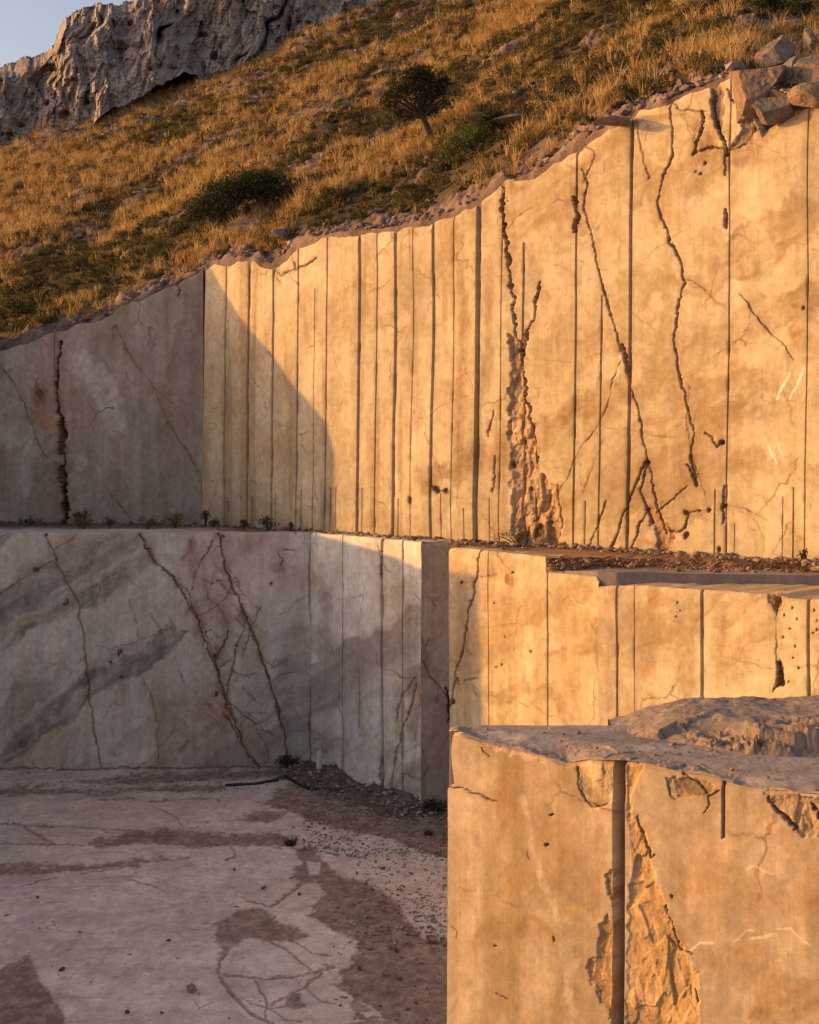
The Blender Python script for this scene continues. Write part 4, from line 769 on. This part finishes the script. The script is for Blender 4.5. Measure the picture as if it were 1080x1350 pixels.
# ------------------------------------------------------------------ bench ground (level Z1) and slabs
def sheet(name, pts, z, colr, mat=M_floor, step=.12, var=.2, bumpz=.015, zf_=None, thick=0):
    """flat polygon filled as a grid clipped to the outline"""
    bm = bmesh.new(); vs = [bm.verts.new((x, y, z)) for x, y in pts]; f = bm.faces.new(vs)
    if f.normal.z < 0: bmesh.ops.reverse_faces(bm, faces=[f])
    xs = [p[0] for p in pts]; ys = [p[1] for p in pts]
    for a in np.arange(min(xs) + step, max(xs), step): bmesh.ops.bisect_plane(bm, geom=bm.verts[:] + bm.edges[:] + bm.faces[:], plane_co=(a, 0, 0), plane_no=(1, 0, 0))
    for a in np.arange(min(ys) + step, max(ys), step): bmesh.ops.bisect_plane(bm, geom=bm.verts[:] + bm.edges[:] + bm.faces[:], plane_co=(0, a, 0), plane_no=(0, 1, 0))
    bmesh.ops.triangulate(bm, faces=bm.faces[:])
    P = np.array([v.co for v in bm.verts]); T = np.array([[v.index for v in f.verts] for f in bm.faces]); 
    edges = [v.index for v in bm.verts if v.is_boundary]
    bm.free()
    bz = bumpz * fbm(P[:, 0] * 2, P[:, 1] * 2, o=4, s=501); bz[edges] *= .2; P[:, 2] += bz
    if zf_: P[:, 2] += zf_(P[:, 0], P[:, 1])
    C = np.zeros((len(P), 3)) + np.array(colr); C *= (1 + var * fbm(P[:, 0] * .8, P[:, 1] * 1.5, o=4, s=502))[:, None]
    return npmesh(name, P, T, mat, C, loc=None)
def solid(name, pts, z0, z1, colr, mat=M_floor, bev=.02, zf_=None, amp=0, cuts=3):
    """sawn slab: outline extruded from z0 to z1"""
    bm = bmesh.new(); vs = [bm.verts.new((x, y, z0)) for x, y in pts]; f = bm.faces.new(vs); bm.normal_update()
    if f.normal.z > 0: bmesh.ops.reverse_faces(bm, faces=[f])
    r = bmesh.ops.extrude_face_region(bm, geom=[f]); 
    for v in [g for g in r['geom'] if isinstance(g, bmesh.types.BMVert)]: v.co.z = z1 + (zf_(v.co.x, v.co.y) if zf_ else 0)
    bmesh.ops.bevel(bm, geom=bm.edges[:], offset=bev, segments=2, affect='EDGES')
    for k in range(cuts): bmesh.ops.subdivide_edges(bm, edges=[e for e in bm.edges if e.calc_length() > (.3 if not amp else .05)], cuts=1, use_grid_fill=True)
    bmesh.ops.triangulate(bm, faces=bm.faces[:])
    P = np.array([v.co for v in bm.verts]); T = np.array([[v.index for v in f.verts] for f in bm.faces]); bm.free()
    if amp:
        fc = facets(P[:, 0] * 3.5 + P[:, 2] * 5, P[:, 1] * 3.5 - P[:, 2] * 5, s=515, o=4) - .5; P[:, 1] += amp * fc * 2.5; P[:, 2] += amp * fc
    P[:, 2] += .012 * fbm(P[:, 0] * 4, P[:, 1] * 4, P[:, 2] * 4, o=3, s=511); P[:, 1] += .012 * fbm(P[:, 0] * 5, P[:, 1] * 4, P[:, 2] * 5, o=3, s=512)
    C = np.zeros((len(P), 3)) + np.array(colr); C *= (1 + .2 * fbm(P[:, 0] * 1.5, P[:, 1] * 1.5, P[:, 2] * 3, o=4, s=513))[:, None]
    loc = (float(P[:, 0].mean()), float(P[:, 1].mean()), float(P[:, 2].min()))
    return npmesh(name, P, T, mat, C, smooth=False, loc=loc)
# bench behind the lower walls
bench = [(-30, 30.45), (-2.5, 30.45), (.24, 27.12), (1.0, 27.2), (1.0, 25.5), (2.62, 23.1), (4.4, 23.15), (7.4, 21.9 + .6), (-5.8, 35.2), (-30, 37.2)]
def benchcol():
    o = sheet('bench_floor', bench, Z1 - .03, (.40, .32, .27), step=.3); tag(o, kind='structure')
    me = o.data; P = np.zeros(len(me.vertices) * 3, np.float32); me.vertices.foreach_get('co', P); P = P.reshape(-1, 3)
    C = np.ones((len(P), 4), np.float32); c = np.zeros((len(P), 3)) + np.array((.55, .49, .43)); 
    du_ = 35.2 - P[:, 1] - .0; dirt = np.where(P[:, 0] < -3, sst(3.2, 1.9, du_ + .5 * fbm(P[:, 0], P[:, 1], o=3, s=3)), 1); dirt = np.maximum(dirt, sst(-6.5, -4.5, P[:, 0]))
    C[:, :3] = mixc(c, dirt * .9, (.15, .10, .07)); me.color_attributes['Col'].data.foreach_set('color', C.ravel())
benchcol()
# slabs right of the notch
slab = solid('stone_slab', [(2.42, 23.3), (3.42, 21.99), (3.72, 21.80), (7.7, 21.05), (7.7, 22.3), (5.0, 23.6), (2.6, 23.7)], -2.42, -2.10, (.23, .19, .185), bev=.012, zf_=lambda x, y: (-.13 if y > 22.6 and x < 4 else 0))
tag(slab, 'long thin grey slab laid on the middle bench at the foot of the tall wall', 'stone slab')
up = solid('debris_ledge', [(2.56, 23.2), (4.5, 23.0), (6.0, 22.4), (9.4, 20.95 + .6), (9.4, 22.2), (3.0, 27.0), (2.4, 24.5)], -2.25, Z1 - .01, (.30, .17, .10), mat=M_rough, bev=.03, amp=.05, cuts=7)
tag(up, 'crumbling reddish rubble ledge between the long grey slab and the tall wall', 'rubble ledge')

# rough slab on the foreground block
def rough_slab():
    us = np.linspace(0, 1, 230); ks = np.linspace(0, 1, 110); Uu, K = np.meshgrid(us, ks)
    X = 2.08 + Uu * 2.9; yf = 11.15 + .65 * (1 - sst(0, .45, Uu)) - Uu * .3; Y = yf + K * (12.75 - yf)
    hgt = .30 * sst(0, .30, Uu) ** .7 * sst(0, .06, K + .01) * (1 - .15 * sst(.5, 1, K))
    ch = .5 + .5 * fbm(X * 1.4, Y * 1.4, o=4, s=601); front = 1 - sst(.08, .42, K + .15 * fbm(X * 2, Y * 2, o=3, s=602))
    rg = facets(X * 2.2 + Y * .6, Y * 3.2, s=603, o=4)
    Z = FZ - .03 + hgt * (.80 + .2 * ch) - front * hgt * (.75 * sst(.2, .75, rg)) + .018 * fbm(X * 7, Y * 7, o=3, s=604)
    bk = sst(.98, 1, K); Z = Z * (1 - bk) + (Z0) * bk
    C = np.zeros(Z.shape + (3,)) + np.array((.27, .215, .19)); C = mixc(C, front * .7, (.36, .25, .17)); C = mixc(C, sst(.55, .8, rg) * front * .5, (.20, .13, .09)); C *= (1 + .2 * fbm(X * 3, Y * 3, o=4, s=605))[..., None]
    V = np.stack([X, Y, Z], -1).reshape(-1, 3)
    tag(npmesh('rough_slab', V, gridfaces(*Z.shape), M_rough, C.reshape(-1, 3), loc=(3.4, 12.3, FZ)), 'jagged broken slab resting on top of the big foreground block', 'stone slab')
rough_slab()

# ------------------------------------------------------------------ quarry floor
def build_floor():
    xs = np.concatenate([-np.geomspace(400, 11, 22), np.arange(-10.4, 2.4, .019), np.geomspace(2.6, 400, 22)])
    ys = np.concatenate([[-300, -120, -60, -30, -10, 0, 6, 11, 14, 15.5]]+[16 + np.cumsum(np.linspace(.022, .055, 400))]+[np.geomspace(33, 900, 16)])
    X, Y = np.meshgrid(xs, ys); Yp = np.maximum(Y, 5); U = CX + F * X / Yp; Vp = HY + F * 7.9 / Yp
    C = np.zeros(X.shape + (3,)) + np.array((.70, .59, .50))
    w1 = fbm(X * 1.1, Y * 1.1, o=5, s=701, g=.6); w2 = fbm(X * 1.1 + 7, Y * 1.1, o=5, s=702, g=.6); fine = fbm(X * 5, Y * 5, o=4, s=703, g=.6)
    C *= (1 + .10 * w1 + .07 * fine)[..., None]
    warm = sst(-.2, .7, fbm(X * .35, Y * .5, o=3, s=704)); C = mixc(C, warm * .35, (.57, .44, .35))
    scr = sst(.5, .9, fbm(X * .8 + Y * .2, Y * 5, o=4, s=706)); C = mixc(C, scr * .35, (.25, .18, .15))
    Uw = U + w1 * 9 + fine * 4; Vw = Vp + w2 * 4 + fine * 2
    polys = [[(690, 62), (780, 45), (870, 80), (1000, 130), (1140, 150), (1140, 250), (1000, 225), (900, 185), (800, 165), (740, 150), (700, 130), (620, 100)],
             [(205, 195), (300, 172), (420, 168), (560, 180), (672, 172), (700, 205), (500, 210), (350, 205), (230, 208)], [(-200, 252), (0, 250), (200, 248), (450, 233), (330, 255), (180, 272), (-200, 280)],
             [(690, 205), (740, 205), (800, 270), (900, 310), (960, 360), (1000, 420), (1200, 430), (1200, 700), (900, 700), (905, 600), (800, 540), (800, 500), (860, 440), (800, 410), (730, 372), (770, 330), (760, 300), (690, 282), (720, 245)],
             [(515, 400), (570, 350), (620, 350), (680, 392), (740, 418), (700, 437), (600, 430), (540, 455), (505, 430)], [(-200, 520), (0, 500), (65, 470), (100, 520), (150, 600), (160, 700), (-200, 700)], [(675, 585), (695, 555), (715, 560), (722, 590), (690, 598)],
             [(-200, 62), (0, 68), (200, 72), (520, 58), (530, 75), (300, 82), (0, 90), (-200, 90)], [(180, 55), (380, 30), (520, 30), (700, 20), (700, 50), (500, 50), (300, 62)], [(560, 140), (640, 120), (700, 125), (650, 150), (580, 152)],
             [(850, 560), (900, 620), (900, 700), (700, 700), (760, 640), (830, 625)]]
    dirt = np.zeros(X.shape); ff = fbm(X * 16, Y * 11, o=3, s=707, g=.6)
    for p in polys: dirt = np.maximum(dirt, sst(-2.5, 3.5, inpoly(Uw, Vw, z7(p)) + 4 * fine + 2 * ff))
    isl = [[(690, 430), (760, 425), (845, 445), (830, 480), (760, 500), (720, 470)], [(540, 470), (600, 430), (690, 470), (720, 500), (640, 515), (545, 510)], [(550, 535), (600, 535), (620, 560), (590, 575)], [(620, 540), (700, 525), (690, 550), (650, 575)],
           [(710, 530), (760, 510), (810, 545), (800, 575), (740, 590), (720, 560)], [(690, 600), (780, 595), (870, 620), (760, 640), (690, 630)], [(725, 240), (765, 245), (760, 275), (735, 275)], [(660, 370), (700, 310), (760, 300), (770, 330), (720, 370), (700, 385)],
           [(730, 415), (790, 412), (850, 432), (800, 438)], [(850, 598), (900, 600), (870, 615)]]
    for p in isl: dirt *= 1 - sst(-.5, 2.2, inpoly(U + w1 * 3, Vp + w2 * 2, z7(p)))
    cr = [([(560, 435), (518, 478), (515, 500), (530, 530), (562, 565), (590, 600), (645, 628)], 3.5), ([(645, 352), (690, 320), (715, 292), (760, 285)], 3.2), ([(535, 515), (640, 522), (720, 512), (790, 492)], 2.6), ([(605, 530), (632, 568), (628, 620)], 2.4), ([(640, 580), (700, 555), (760, 505)], 2.2),
          ([(610, 420), (680, 455), (735, 500)], 1.6), ([(-50, 152), (0, 155), (150, 160), (340, 172)], 1.2), ([(-50, 200), (200, 204)], 1.0), ([(55, 160), (85, 180), (125, 200)], 1.6), ([(690, 430), (740, 460), (790, 470)], 1.2), ([(590, 575), (640, 590), (690, 585)], 1.4), ([(540, 210), (560, 230), (540, 245)], 1.0),
          ([(310, 290), (360, 300), (400, 320)], .7), ([(50, 305), (90, 290), (135, 285)], .6), ([(720, 540), (760, 575), (800, 580)], 1.1), ([(380, 120), (420, 140), (440, 165)], .8), ([(480, 395), (520, 390), (600, 360)], .9), ([(640, 590), (680, 620), (720, 625)], 1.2), ([(190, 275), (270, 262), (340, 258)], .6),
          ([(230, 95), (380, 100), (470, 92), (520, 95)], .8), ([(560, 320), (600, 338), (640, 350)], .7)]
    crk = np.zeros(X.shape)
    for p, hw in cr:
        d, _ = pdist(U + w1 * 4 + fine * 3 + ff, Vp + w2 * 2.5 + fine * 2 + ff, z7(p)); crk = np.maximum(crk, np.clip(1.0 - (d - hw * (.6 + .35 * fine)) / 1.0, 0, 1))
    m = np.maximum(dirt, crk * .9); C = mixc(C, np.clip(m * (.92 + .25 * ff), 0, 1) * .88, np.array((.215, .135, .095))); C *= (1 + m * .25 * fine)[..., None]
    spk = sst(.72, .85, vn(X * 9, Y * 6, s=710)) * sst(.45, .6, vn(X * .8, Y * .6, s=711)) * (1 - m); C = mixc(C, spk * .2, (.17, .11, .08))
    gr = sst(-.3, .5, fbm(X * 1.6, Y * 1.6, o=4, s=712)) * .35 * (1 - m); C = mixc(C, gr * .5, (.33, .25, .21))
    Z = Z0 + .02 * fbm(X * .4, Y * .4, o=3, s=713) - m * .012 + m * .012 * fine + .004 * fine
    near = (np.abs(X) < 12) & (Y > 14) & (Y < 32); Z = np.where(near, Z, Z0 - .02)
    V = np.stack([X, Y, Z], -1).reshape(-1, 3)
    tag(npmesh('quarry_floor', V, gridfaces(*X.shape), M_floor, C.reshape(-1, 3)), kind='structure')
    return
build_floor()
# rubble bank against the receding wall
def fl(u, v, dz=0): Y = 7.9 * F / (v - HY); return ((u - CX) / F * Y, Y, Z0 + dz)
def bank():
    a = np.linspace(0, 1, 160); b = np.linspace(0, 1, 50); A, B = np.meshgrid(a, b)
    x0 = -3.3 + A * 4.6; yb = np.where(x0 < -2.47, 30.42, np.where(x0 < .25, 30.4 - (x0 + 2.47) * 1.2316, 27.05 + .07 * (x0 - .25))) + .06
    wd = (1.3 + .5 * fbm(A * 6, A * 0, o=3, s=801)) * sst(0, .12, A)
    nx, ny = -.30, -.95; X = x0 + nx * B * wd; Y = yb + ny * B * wd
    h = (.30 + .16 * fbm(A * 9, A * 0 + 2, o=3, s=802)) * (1 - A * .35) * sst(0, .1, A); Z = Z0 - .03 + h * (1 - B) ** 1.3 + .05 * fbm(X * 4, Y * 4, o=4, s=803) * (1 - B)
    C = np.zeros(Z.shape + (3,)) + np.array((.16, .105, .08)); C *= (1 + .35 * fbm(X * 6, Y * 6, o=4, s=804))[..., None]
    V = np.stack([X, Y, Z], -1).reshape(-1, 3)
    tag(npmesh('rubble_bank', V, gridfaces(*Z.shape), M_rough, C.reshape(-1, 3)), 'bank of brown rubble and soil piled along the foot of the receding wall', 'rubble', kind='stuff')
    return X, Y, Z
BX, BY, BZ = bank()
k = rng.integers(0, BX.size, 1400); pts = list(np.stack([BX.ravel()[k] + rng.uniform(-.1, .1, 1400), BY.ravel()[k] + rng.uniform(-.1, .1, 1400), BZ.ravel()[k]], -1))
# gravel over the dirt areas
gp = []
for (u0, u1, v0, v1, n) in [(400, 590, 1040, 1130, 2600), (470, 592, 1120, 1250, 1500), (440, 592, 1180, 1345, 260), (0, 420, 1018, 1045, 500), (0, 420, 1050, 1345, 220)]:
    for i in range(n): gp.append(fl(random.uniform(u0, u1), random.uniform(v0, v1)))
pebbles('gravel', np.array(gp), .005, .038, (.20, .14, .105), (.42, .34, .28), 'small stone chips scattered over the dirt on the quarry floor', 'gravel')
pebbles('rubble', np.array(pts), .008, .07, (.17, .12, .09), (.46, .38, .32), 'broken marble chips on the rubble bank by the receding wall', 'rubble')
# rubble along benches
bp = []
for i in range(900):
    u = random.uniform(-60, 700); P0_, P1_ = (VP1, VP0) if u < 268 else (UP0, UP1)
    x, y, t = ray_line(u, P0_, P1_); q = abs(random.gauss(0, .45)) + .02; bp.append((float(x) - .5 * q, float(y) - .8 * q, Z1))
for i in range(700):
    u = random.uniform(690, 1130); x, y, t = ray_line(u, UP0, UP1); q = abs(random.gauss(0, .35)) + .02; bp.append((float(x) - .6 * q, float(y) - .8 * q, Z1 + .02))
pebbles('bench_rubble', np.array(bp), .008, .085, (.18, .11, .075), (.36, .26, .20), 'rubble fallen along the foot of the upper walls', 'rubble')
sp_ = []
for i in range(500): sp_.append((random.uniform(2.6, 4.7), 23.0 - abs(random.gauss(0, .18)), -2.16 if random.random() < .5 else Z1 - .02 + random.uniform(-.2, .0)))
for i in range(260): x = random.uniform(4.5, 7.6); sp_.append((x, 22.9 - .25 * (x - 4.5) - abs(random.gauss(0, .3)), -2.10))
for i in range(200): sp_.append((random.uniform(.9, 2.5), random.uniform(25.2, 27) , Z1 - .02))
pebbles('ledge_rubble', np.array(sp_), .008, .07, (.18, .09, .05), (.36, .24, .16), 'reddish chips crumbling onto the long grey slab', 'rubble')
fp = []
for i in range(60): fp.append((random.uniform(2.0, 4.2), random.uniform(10.9, 11.5), FZ + .0))
for i in range(60): x = random.uniform(.6, 3.4); fp.append((x, random.uniform(11.7 - .74 * (x - .43) + .3, 12.2), FZ))
pebbles('block_chips', np.array(fp), .006, .03, (.2, .14, .10), (.34, .26, .2), 'small chips lying on the top of the big foreground block', 'chips')
for i, (u, v, s, lab) in enumerate([(252, 1306, .17, 'pale wedge-shaped stone alone on the floor near the bottom edge'), (508, 1285, .12, 'ochre stone on the dirt near the bottom, beside the cracked paving'), (569, 1241, .16, 'orange-tinted stone at the foot of the foreground block'), (347, 1172, .09, 'tan stone in the middle of the floor, below the grass tuft'),
        (309, 1147, .07, 'small dark stone left of the tan stone on the floor'), (222, 1241, .07, 'small dark stone at left centre of the bright floor'), (475, 1278, .08, 'brown stone left of the ochre one on the dirt'), (50, 1184, .06, 'tiny dark stone near the left edge of the floor'), (522, 1254, .09, 'tan stone above the ochre one on the dirt'),
        (572, 1216, .11, 'rust stone beside the foreground block, above the orange one'), (82, 1280, .09, 'flat brown stone at the edge of the dirt patch at lower left'), (395, 1180, .08, 'stone beside the narrow dirt crack in the floor'), (505, 1146, .10, 'stone on the pale strip near the rubble'), (168, 1335, .06, 'small dark stone at the bottom edge, left of the wedge-shaped one')]):
    cc = (.44, .31, .20) if i in (0, 1, 2, 9) else (.20, .14, .11)
    o = rock('loose_stone', fl(u, v, s * .25), (s, s * .8, s * .7), 900 + i, cc, sub=3, rotz=i * 1.3, cuts=8); tag(o, lab, 'stone')
# plants on the floor and benches
def tuft(base, h, sp, nb, c1, c2, label, seed, cat='plant', name='plant'):
    e = empty(name, base); tag(e, label, cat)
    V, T, C = blades(np.array([0.]), np.array([0.]), np.array([0.]), nb, h, sp, .006 + h * .008, .9, c1, c2, hv=0); npmesh('leaves', V, T, M_leaf, C, parent=e, smooth=False)
    V, T, C = cushions(np.array([0.]), np.array([0.]), np.array([0.]), np.array([sp * .9]), 160, DG1, c1, leaf=.02, flat=.7); npmesh('base_leaves', V, T, M_leaf, C, parent=e, smooth=False)
    return e
tuft(fl(383, 1113), .20, .12, 90, (.10, .095, .035), (.16, .14, .06), 'small grey-green tuft growing alone from the cracked floor', 1)
shrub('shrub', fl(381, 1018, .12), .75, .36, 9, DG1, MG1, 'dark green bush in the corner at the foot of the banded wall', 201, leaf=.03, dens=2200)
shrub('shrub', fl(572, 1072, .05), .50, .34, 8, DG1, MG1, 'round dark bush in the gap between the narrow end face and the foreground block', 202, leaf=.028, dens=2600)
shrub('shrub', fl(402, 1010, .2), .45, .40, 6, DG1, MG1, 'dark bush tucked in the wall corner, right of the larger one', 203, leaf=.03, dens=2200)
tuft(fl(565, 1100), .12, .1, 50, (.10, .08, .05), (.15, .11, .06), 'dry brown tuft on the rubble left of the foreground block', 2)
for i, (u, lab) in enumerate([(448, 'lowest'), (458, 'second')]): pass
def bpos(u, q):
    P0_, P1_ = (VP1, VP0) if u < 268 else (UP0, UP1); x, y, t = ray_line(u, P0_, P1_); return (float(x) - .4 * q, float(y) - q, Z1 - .02)
for i, (u, q, wd, hg, c1, c2, lab) in enumerate([
    (60, .6, .7, .2, DG1, OG1, 'flat dark plant at the foot of the fissured shaded wall, near the left edge'), (132, .7, .5, .42, DG1, OG1, 'dark plant at the wall foot, second from the left on the bench'), (155, 1.6, .8, .2, OG1, OG2, 'low olive plant near the bench edge, left of the yellowish one'), (178, 2.2, .5, .24, OG1, OG2, 'low brownish-olive plant at the lip of the bench above the first long crack'),
    (213, 2.3, .36, .32, MG1, MG2, 'bright yellow-green plant at the lip of the bench'), (252, 2.0, .5, .3, OG1, OG2, 'olive plant on the bench near the wall corner'), (276, 1.6, .75, .40, (.13, .12, .03), (.2, .16, .04), 'largest yellowish bush on the bench below the wall corner'), (282, .4, .4, .4, DG1, OG1, 'dark plant against the wall just right of the corner'),
    (300, .7, .45, .2, DG1, OG1, 'low dark plant among the saw grooves, right of the yellowish bush'), (334, .5, .3, .2, DG1, OG1, 'small dark plant between two grooves left of the round one'), (366, .5, .42, .32, DG1, MG1, 'round dark green plant at the foot of the grooved wall inside the shadow'), (396, .5, .22, .24, DG1, MG1, 'small dark plant at the foot of the grooved wall by the shadow edge'),
    (105, .7, .3, .14, DG1, OG1, 'tiny plant right of the dark fissure'), (688, .35, 1.0, .30, (.14, .10, .04), (.2, .14, .06), 'dry brown bush at the foot of the big crumbling fissure'), (1062, .3, .22, .28, (.07, .06, .03), (.1, .08, .04), 'dark dry plant at the foot of the sunlit wall near the right edge')]):
    shrub('plant', bpos(u, q), wd * 1.2, hg * 1.25, 6, c1, c2, lab, 300 + i, leaf=.028, dens=2200, cat='plant')
# hoses
def hose(pts, r, label):
    P = []; pts = [np.array(p) for p in pts]
    for i in range(len(pts) - 1):
        p0 = pts[max(i - 1, 0)]; p1 = pts[i]; p2 = pts[i + 1]; p3 = pts[min(i + 2, len(pts) - 1)]
        for t in np.linspace(0, 1, 8, endpoint=False): P.append(.5 * ((2 * p1) + (-p0 + p2) * t + (2 * p0 - 5 * p1 + 4 * p2 - p3) * t * t + (-p0 + 3 * p1 - 3 * p2 + p3) * t ** 3))
    P.append(pts[-1]); V, Fq = tube(P, [r] * len(P), 8); o = npmesh('hose', V, Fq, M_hose, None); tag(o, label, 'hose')
hose([fl(297, 1037, .03), fl(315, 1036, .035), fl(335, 1035, .03), fl(352, 1033, .05), fl(367, 1031, .06)], .035, 'straight piece of black hose lying below the dark corner bush')
hose([fl(376, 1029, .12), fl(386, 1035, .10), fl(402, 1040, .06), (fl(425, 1043.5, .05)), fl(453, 1045, .04)], .035, 'curved piece of black hose lying on the rubble below the white post')
# white post
def post():
    bm = bmesh.new(); r = bmesh.ops.create_cone(bm, cap_ends=True, segments=16, radius1=.07, radius2=.06, depth=.42); bmesh.ops.bevel(bm, geom=[e for e in bm.edges if abs(e.verts[0].co.z - e.verts[1].co.z) < .01], offset=.012, segments=2, affect='EDGES')
    me = bpy.data.meshes.new('marker_post'); bm.to_mesh(me); bm.free(); me.materials.append(M_white); o = bpy.data.objects.new('marker_post', me); col.objects.link(o)
    x, y, t = ray_line(437, W2P0, W2P1); o.location = (float(x) - .28, float(y) - .25, Z0 + .50); o.rotation_euler = (R(2), R(2), 0)
    tag(o, 'short white marker post in the rubble at the foot of the receding wall', 'post')
post()
# unseen wall added on the left, its top stepped to cast the shade edges
def left_shade_wall():
    prof = [(-30, -3.7), (10, -3.75), (27.42, -3.7), (27.5, .45), (29.7, .12), (31, .2), (32.9, .2), (32.98, 2.25), (33.15, 3.0), (33.5, 3.5), (33.85, 3.85), (34.35, 4.6), (34.8, 5.15), (35.3, 5.9), (35.9, 7.0)]
    ys = np.unique(np.concatenate([np.arange(-30, 35.9, .12), [p[0] for p in prof]])); zt = np.interp(ys, [p[0] for p in prof], [p[1] for p in prof]); zt = zt + .05 * fbm(ys * 1.5, ys * 0, o=3, s=951)
    rows = []
    for (x, f) in [(-13, 0), (-13, .25), (-13, .5), (-13, .75), (-13, 1), (-13.5, 1.0), (-14.2, 1.0)]: rows.append(np.stack([np.full(ys.shape, x), ys + .2 * (-13 - x), Z0 - .1 + (zt - Z0 + .1) * f - .05 * (-13 - x)], -1))
    A = np.stack(rows); low = A[-1].copy(); low[:, 2] = Z0 - .1; A = np.concatenate([A, low[None]])
    tag(npmesh('quarry_wall', A.reshape(-1, 3), gridfaces(*A.shape[:2]), M_marble, np.broadcast_to((.5, .42, .36), (A.shape[0] * A.shape[1], 3)), smooth=False, loc=(-15, 10, Z0)), 'stepped pale wall added unseen on the left to cast shade into the pit', 'quarry wall')
left_shade_wall()
